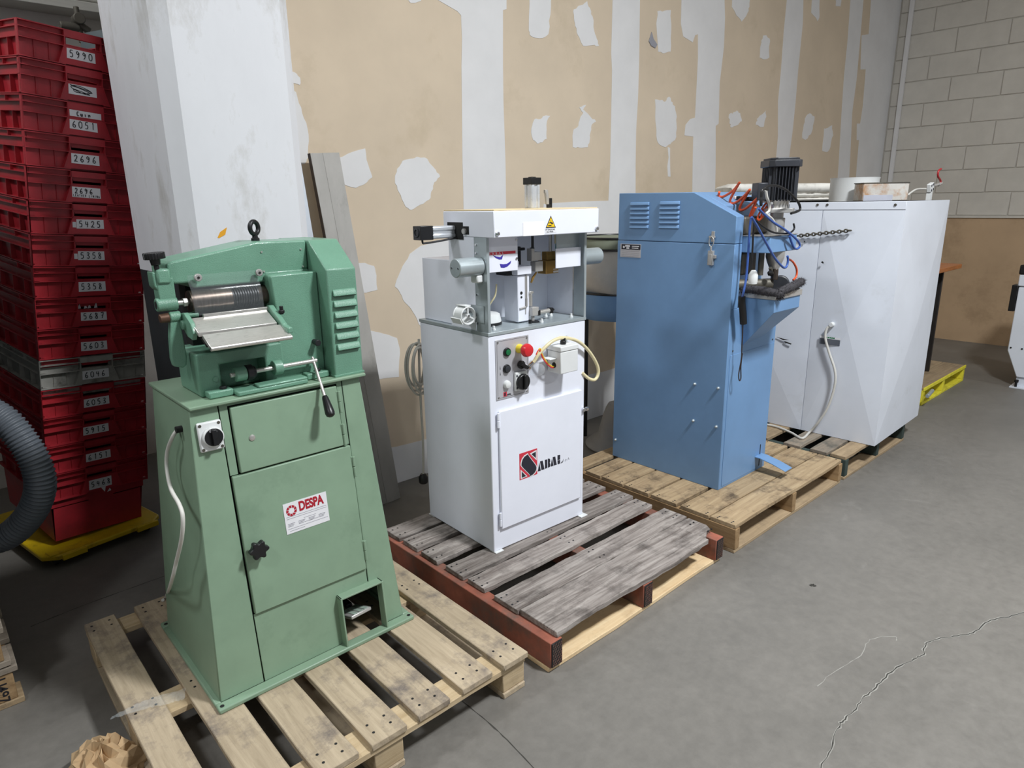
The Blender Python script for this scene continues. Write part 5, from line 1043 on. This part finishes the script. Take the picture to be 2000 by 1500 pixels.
# ------------------------------------------------------------------ machine at the right edge
Fm = thing('white_machine', 'white machine with a black top cut off by the right edge of the picture', 'machine', (6.95, 1.0, 0)); fo = Fm.location.copy(); mb = lambda: MB(fo)
fx = 6.60
mb().poly([(fx, y, z) for y, z in ((1.255, .30), (1.255, .815), (.60, .815), (.60, .30), (.66, .09), (1.165, .09))], (.7, 0, 0)).build('body', M['offw'], Fm, bevel=.006)
mb().box(fx, fx+.7, .61, 1.265, .822, .915).build('upper_case', M['offw'], Fm, bevel=.008); mb().box(fx-.006, fx+.7, .60, 1.27, .916, .99).build('black_top', M['black'], Fm, bevel=.008)
mb().box(fx+.02, fx+.68, .66, 1.165, .012, .0895).build('base', M['offw'], Fm); mb().box(fx-.03, fx+.7, .64, 1.195, .0, .0115).build('foot_plate', M['offw'], Fm, bevel=.002)
mb().box(fx-.004, fx+.10, 1.258, 1.30, .62, .83).build('side_handle', M['black'], Fm, bevel=.004)
mb().box(fx-.003, fx, .70, 1.10, .40, .52).build('dark_window', M['black'], Fm)
b = mb().cyl((fx-.012, 1.155, .012), (fx-.012, 1.155, .05), .009, n=10); b.cyl((fx-.012, 1.155, .05), (fx-.012, 1.155, .07), .016, n=6); b.build('levelling_bolt', M['blackm'], Fm)
for y in (1.235, 1.16, 1.09): mb().cyl((fx-.001, y, .325), (fx-.004, y, .325), .007, n=10).build('panel_screw', M['blackm'], Fm)

tall = thing('light_blocker', 'grey-green extractor housing added to block light, mostly unseen, on the piled pallets at the left edge', 'blocker', (-.5, 2.9, .2805))  # only the low edge is seen; height and depth added to shade the crates
MB((-.5, 2.9, .2805)).box(-.98, -.035, 2.47, 4.2, .2805, 2.15).build('housing', M['pillard'], tall, bevel=.01)
MB((-.5, 2.9, .2805)).box(-1.0, -.028, 2.46, 4.21, .2806, .33).build('plinth', M['greendrk'], tall, bevel=.004)
# ------------------------------------------------------------------ crates on a dolly
def D0(px, py, d0):
    d = CF + CR*((px-1000)/F) - CU*((py-750)/F); fh = Vector((math.sin(YAW), math.cos(YAW), 0)); return CAM + d*(d0/d.dot(fh))
fh = Vector((math.sin(YAW), math.cos(YAW), 0)); QT, QB = D0(31, 33, 2.70), D0(86.7, 877.3, 2.70)
ORI = Matrix.Rotation(R(7.0), 3, fh) @ Matrix.Rotation(R(11), 3, 'Z'); STEP = (QB-QT)/13
cwid, cdep = .425, .60; hp0, hp1 = .155, .285; PIT = STEP.length
def crate_mesh(low):
    b = MB(); e = .020; hb = .172 if not low else .33; t = .003
    def wall(x0, x1, y0, y1, z0, z1): b.box(x0, x1, y0, y1, z0, z1)
    # tapered inner shell
    zt_, zb_ = -.001, -hb; tp = .010 if not low else .012
    def shell(i0, i1):
        k0, k1 = i0-.011, i1-.007
        return [(k0, i0, zt_), (cwid-k0, i0, zt_), (cwid-k0, cdep-i0, zt_), (k0, cdep-i0, zt_), (k1, i1, zb_), (cwid-k1, i1, zb_), (cwid-k1, cdep-i1, zb_), (k1, cdep-i1, zb_)]
    o_, i_ = shell(e, e+tp), shell(e+t, e+tp+t)
    f = [(1, 2, 6, 5), (2, 3, 7, 6), (3, 0, 4, 7)]
    b.add(o_+i_, f+[tuple(k+8 for k in q_[::-1]) for q_ in f]+[(4, 5, 6, 7), (15, 14, 13, 12)]+[(k, (k+1) % 4, (k+1) % 4+8, k+8) for k in range(4)])
    # front shell around the hand hole
    y = e; zh0, zh1 = -.053, -.024
    def fy(z): return e+tp*(-z/hb)
    for x0, x1, z0, z1 in ((.002, hp0+.012, -.118, 0), (hp1-.012, cwid-.002, -.118, 0), (.014, hp0+.012, -.165, -.118), (hp1-.012, cwid-.014, -.165, -.118), (hp0+.012, hp1-.012, zh1, 0), (hp0+.012, hp1-.012, -.172, zh0)):
        b.box(x0, x1, y, y+t, z0, z1)
    if low: b.box(e+.006, cwid-e-.006, y+.005, y+.008, -hb, -.172)
    # rim, ribs
    zl = -PIT+.006
    for z0, z1 in ((-.004, 0), (-.026, -.0235), (-.061, -.0585), (zl-.003, zl)):
        b.box(0, hp0, 0, e+.004, z0, z1); b.box(hp1, cwid, 0, e+.004, z0, z1)
        b.box(0, e+.004, .002, cdep, z0, z1); b.box(cwid-e-.004, cwid, .002, cdep, z0, z1); b.box(0, cwid, cdep-e-.004, cdep, z0, z1)
    b.box(hp0, hp1, 0, .003, zh1, 0); b.box(hp0, hp1, 0, e+.004, -.004, 0); b.box(hp0, hp1, 0, e+.003, zh0-.003, zh0); b.box(hp0, hp1, 0, e+.003, zh1-.003, zh1)
    for xa, s in ((hp0, -1), (hp1, 1)):
        b.box(xa-.0015, xa+.0015, 0, e+.004, zh0, 0)
        b.poly([(xa-.0015, 0, zh0), (xa+.0015, 0, zh0), (xa+.0015+s*.024, 0, zl), (xa-.0015+s*.024, 0, zl)], (0, e+.006, 0))
    b.poly([(hp0, .002, zh0), (hp1, .002, zh0), (hp1+.024, .002, zl), (hp0-.024, .002, zl)], (0, .003, 0))
    for x in (0, cwid-.003): b.box(x, x+.003, 0, .003, zl, 0); b.box(x, x+.003, 0, e, zl, 0); b.box(x if x == 0 else x-.02, x+.003 if x else .023, 0, .003, zl, zl+.002)
    for x in (.055, .105, .335, .385): b.box(x, x+.002, e-.004, e+.001, zl, -.06)
    for y_ in (.10, .22, .36, .48): b.box(0, e, y_, y_+.003, zl, -.061); b.box(cwid-e, cwid, y_, y_+.003, zl, -.061)
    for y_ in (.16, .42): b.box(0, e, y_, y_+.003, -.026, 0); b.box(cwid-e, cwid, y_, y_+.003, -.026, 0)
    return b
DIG = {'0': [[(.3, 1), (.06, .8), (.05, .25), (.3, 0), (.54, .22), (.54, .78), (.3, 1)]], '1': [[(.25, .85), (.35, 1), (.33, 0)]], '2': [[(.08, .78), (.25, 1), (.5, .85), (.4, .5), (.05, .02), (.3, .08), (.56, 0)]],
 '3': [[(.1, .9), (.35, 1), (.48, .78), (.22, .55), (.5, .35), (.4, .05), (.08, .08)]], '4': [[(.15, .95), (.1, .5), (.55, .48)], [(.45, .9), (.4, 0)]], '5': [[(.52, 1), (.16, .97), (.12, .58), (.4, .6), (.5, .3), (.35, .02), (.06, .06)]],
 '6': [[(.45, 1), (.16, .6), (.08, .2), (.3, 0), (.52, .2), (.4, .42), (.12, .3)]], '7': [[(.06, .95), (.54, .98), (.25, 0)], [(.18, .5), (.5, .55)]], '8': [[(.45, .85), (.2, 1), (.14, .75), (.45, .35), (.4, .02), (.12, .1), (.2, .42), (.5, .8)]],
 '9': [[(.48, .75), (.25, .98), (.08, .72), (.3, .52), (.5, .8), (.42, .3), (.2, 0)]], 'C': [[(.5, .9), (.2, .9), (.08, .4), (.25, 0), (.5, .15)]], 'u': [[(.05, .6), (.1, .1), (.35, .1), (.4, .6), (.45, .05)]], 'i': [[(.2, .6), (.25, .05)]], 'r': [[(.1, .6), (.15, .05), (.2, .45), (.45, .55), (.5, .2)]], 'L': [[(.1, 1), (.1, 0), (.55, .05)]], 'E': [[(.5, 1), (.1, 1), (.1, 0), (.5, 0)], [(.1, .5), (.4, .5)]], 'A': [[(.0, 0), (.28, 1), (.55, 0)], [(.12, .4), (.45, .4)]], 'T': [[(0, 1), (.6, 1)], [(.3, 1), (.3, 0)]], 'H': [[(.05, 1), (.05, 0)], [(.5, 1), (.5, 0)], [(.05, .5), (.5, .5)]], 'R': [[(.08, 0), (.08, 1), (.45, .85), (.1, .5), (.5, 0)]], 'I': [[(.3, 1), (.3, 0)]], 'N': [[(.05, 0), (.05, 1), (.5, 0), (.5, 1)]], 'G': [[(.5, .9), (.1, .7), (.1, .1), (.5, .1), (.5, .45), (.3, .45)]], 'U': [[(.05, 1), (.08, .1), (.45, .1), (.5, 1)]], '#': [[(0, .95), (1.2, .75), (2.4, .55), (2.9, .35), (2.4, .4), (1.2, .7), (.2, .8), (.3, .55), (1.4, .35), (2.6, .1), (1.6, .15), (.5, .45), (.7, .2), (2.0, .2), (2.8, .45), (1.4, .9), (.1, .9)]], ' ': []}
def write(s, x, z, h, par, name='handwriting', r_=.0016, y=.0005, adv=.72):
    b = MB()
    for c in s:
        for st in DIG[c]: b.sweep(spline([(x+u*h*.85, y-.0003, z+v*h) for u, v in st], 5), r_ if h > .012 else .0008, 5)
        x += h*adv
    return b.build(name, M['ink'], par)
spec = [('5990', .160, .262, 0), ('#', .160, .262, 0), ('6051', .158, .260, 0), ('2696', .158, .262, 0), ('2696', .155, .262, 1), ('5425', .165, .270, 0), ('5358', .165, .268, 0), ('5358', .162, .268, 0), ('5687', .165, .268, 0), ('5603', .160, .265, 0), ('6046', .160, .268, 2), ('6053', .160, .265, 0), ('5915', .152, .258, 0), ('6151', .158, .262, 0), ('5468', .165, .262, 0)]
mesh_hi, mesh_lo, mesh_gr = None, None, None
whole = {1: 'topmost in the stack', 4: 'fourth from the top', 5: 'fifth from the top, with small extra writing below the number', 7: 'seventh from the top, with a torn scrap at its left', 8: 'eighth from the top, with a raised arch drawn over the number'}
for i, (num, lx0, lx1, kd) in enumerate(spec):
    col = 'grey' if kd == 2 else 'red'
    od = ('topmost', 'second from the top', 'third from the top', 'fourth from the top', 'fifth from the top', 'sixth from the top', 'seventh from the top', 'eighth from the top', 'ninth from the top', 'directly above the grey crate', '', 'directly below the grey crate', 'third from the bottom', 'second from the bottom', '')[i]
    lab = f'red plastic crate marked {num}, {od} in the stack'
    if num == '#': lab = 'red plastic crate with a scribbled-out white label, second in the stack'
    if i == 2: lab = 'red crate marked 6051 with a second white card in its hand hole'
    if i == 4: lab = 'red plastic crate with small capitals under the number 2696, fifth from the top'
    if i == 10: lab = 'only grey crate in the red stack, label reading 6046'
    if i == 14: lab = 'deep red crate standing on the yellow dolly, label reading 5468'
    t_ = thing('stacking_crate', lab, 'crate', QT+STEP*i, 0, 'crates in the leaning stack'); t_.rotation_euler = ORI.to_euler()
    if i == 14: bdy = crate_mesh(True).build('crate_body', M['red'], t_, ang=30)
    elif i == 10: bdy = crate_mesh(False).build('crate_body', M['greyp'], t_, ang=30)
    elif mesh_hi is None: bdy = crate_mesh(False).build('crate_body', M['red'], t_, ang=30); mesh_hi = bdy.data
    else:
        bdy = bpy.data.objects.new('crate_body', mesh_hi); COL.objects.link(bdy); bdy.parent = t_
    rr = random.Random(i); z0 = -.064-.001*rr.random(); z1 = -.104+rr.uniform(-.002, .004); s_ = rr.uniform(-.003, .003)
    if i == 14: z0, z1 = -.066, -.112
    ls = MB().poly([(lx0, .002, z1), (lx1, .002, z1+s_), (lx1-.001, .002, z0+s_), (lx0+.001, .002, z0)], (0, -.0008, 0)).build('label_sheet', M['paper'], t_)
    if num == '#': write('#', lx0+.006, z1+.004, .032, ls, 'scribble', .0013, .0012)
    else:
        h = .0245 if i not in (4,) else .020
        write(num, lx0+.010, z1+((z0-z1)-h)*.55+(.004 if i == 4 else 0), h, ls, y=.0012, adv=.92, r_=.0016)
    if i == 4: write('LEATHER LINING', lx0+.004, z1+.003, .0085, ls, y=.0012, adv=.85)
    if i == 2:
        l2 = MB().poly([(.160, -.0002, -.053), (.275, -.0002, -.053), (.275, -.0002, -.030), (.160, -.0002, -.029)], (0, .0006, 0)).build('label_sheet', M['paper'], t_); write('Cuir', .185, -.050, .017, l2, y=-.0006, adv=.8)
        MB().box(hp0, hp1, .0006, .002, -.056, -.024).build('hole_backing_card', M['red'], t_)
    if i in (5, 6): MB().box(lx0-.014, lx0-.001, .0012, .0019, z1+.004, z1+.026).build('torn_scrap', M['paper'], t_)
    if i == 8:
        b = MB()
        for xa in (.160, .185, .200, .225): b.poly([(xa, .0185, -.052), (xa+.014, .0185, -.050), (xa+.010, .0185, -.034+rr.uniform(-.008, .008)), (xa+.003, .0185, -.040)], (0, -.0008, 0))
        b.build('sticker_residue', M['paper'], t_)
    if i == 14:
        b = MB(); b.poly([(.215, .002, -.113), (.235, .002, -.112), (.230, .002, -.138)], (0, -.0008, 0)); b.poly([(.240, .002, -.142), (.258, .002, -.138), (.252, .002, -.124)], (0, -.0008, 0)); b.build('torn_scrap', M['paper'], t_)
zc0 = (QT+STEP*14+ORI @ Vector((0, 0, -.33))).z
bc_ = QT+STEP*14+ORI @ Vector((.03, .03, -.33))
zd = max(.06, min((QT+STEP*14+ORI @ Vector((x, y, -.33))).z for x in (.03, .395) for y in (.03, .57)))
Dl = thing('crate_dolly', 'yellow plastic dolly on casters beneath the crate stack', 'dolly', (bc_.x, bc_.y, 0), R(11))
def out(x0, x1, y0, y1, r_): return [(x0+r_, y0), (x1-r_, y0), (x1, y0+r_), (x1, y1-r_), (x1-r_, y1), (x0+r_, y1), (x0, y1-r_), (x0, y0+r_)]
dk = MB().poly([(x, y, zd-.024) for x, y in out(-.085, .43, -.10, .62, .05)], (0, 0, .023)).build('deck', M['yellow'], Dl, bevel=.006)
for x0 in (-.02, .30): MB().box(x0, x0+.10, -.108, -.09, zd-.030, zd-.004).build('edge_lug', M['yellow'], dk, bevel=.003)
MB().box(-.06, .02, -.085, -.03, zd-.001, zd+.004).build('corner_pad', M['yellow'], dk, bevel=.002)
for x in (-.03, .37):
    for y in (-.04, .56):
        b = MB().cyl((x-.008, y, .019), (x+.008, y, .019), .0185, n=18); b.cyl((x, y+.01, .03), (x, y+.01, zd-.024), .006, n=8); b.build('caster', M['blackm'], Dl)
# ------------------------------------------------------------------ ribbed hose and hanging hood at the left
hc_ = [D0(a, b_, 2.25) for a, b_ in ((-140, 742), (-90, 760), (-40, 792), (10, 822), (45, 862), (70, 905), (79, 945), (70, 985), (45, 1022), (8, 1050), (-40, 1060), (-82, 1068))]
hs = spline(hc_, 40); b = MB(hs[0]); acc = 0; rad = []
for i, p_ in enumerate(hs):
    if i: acc += (p_-hs[i-1]).length
    rad.append(.0475+.0038*math.sin(2*math.pi*acc/.0145))
b.sweep(hs, rad, 24); tag(b.build('ribbed_hose', M['hose'], ang=70), 'thick grey ribbed exhaust hose curving in at the left edge before the crates', 'hose')
hp_ = P(238, 78, 1, 4.2); Hd = thing('metal_hood', 'grey round hood with a dark mouth behind the topmost crate', 'hood', (hp_.x, 4.2, hp_.z-.12)); mb = lambda: MB()
mb().lathe([(.17, -.14), (.175, -.13), (.19, .05), (.185, .12), (.10, .15), (.02, .155)], (0, 0, 0), (0, 0, 1), 36).build('hood_shell', M['pvc'], Hd)
mb().box(-.215, -.165, -.10, -.06, -.20, -.02, Matrix.Rotation(R(15), 4, 'Y')).build('hood_flap', M['pvc'], Hd, bevel=.004)
mb().box(-.165, .16, -.21, -.15, -.19, -.03).build('hood_mouth', M['dark'], Hd)
b = mb().cyl((-.165, .1, .10), (-.165, .1, .27), .013, n=14); b.cyl((-.25, .1, .17), (-.165, .1, .17), .022, n=16); b.cyl((-.165, .06, .21), (-.165, .14, .21), .027, n=16); b.cyl((-.165, .1, .19), (-.12, .1, .16), .018, n=12); b.build('pipe_fitting', M['oldmetal'], Hd, bevel=.003)
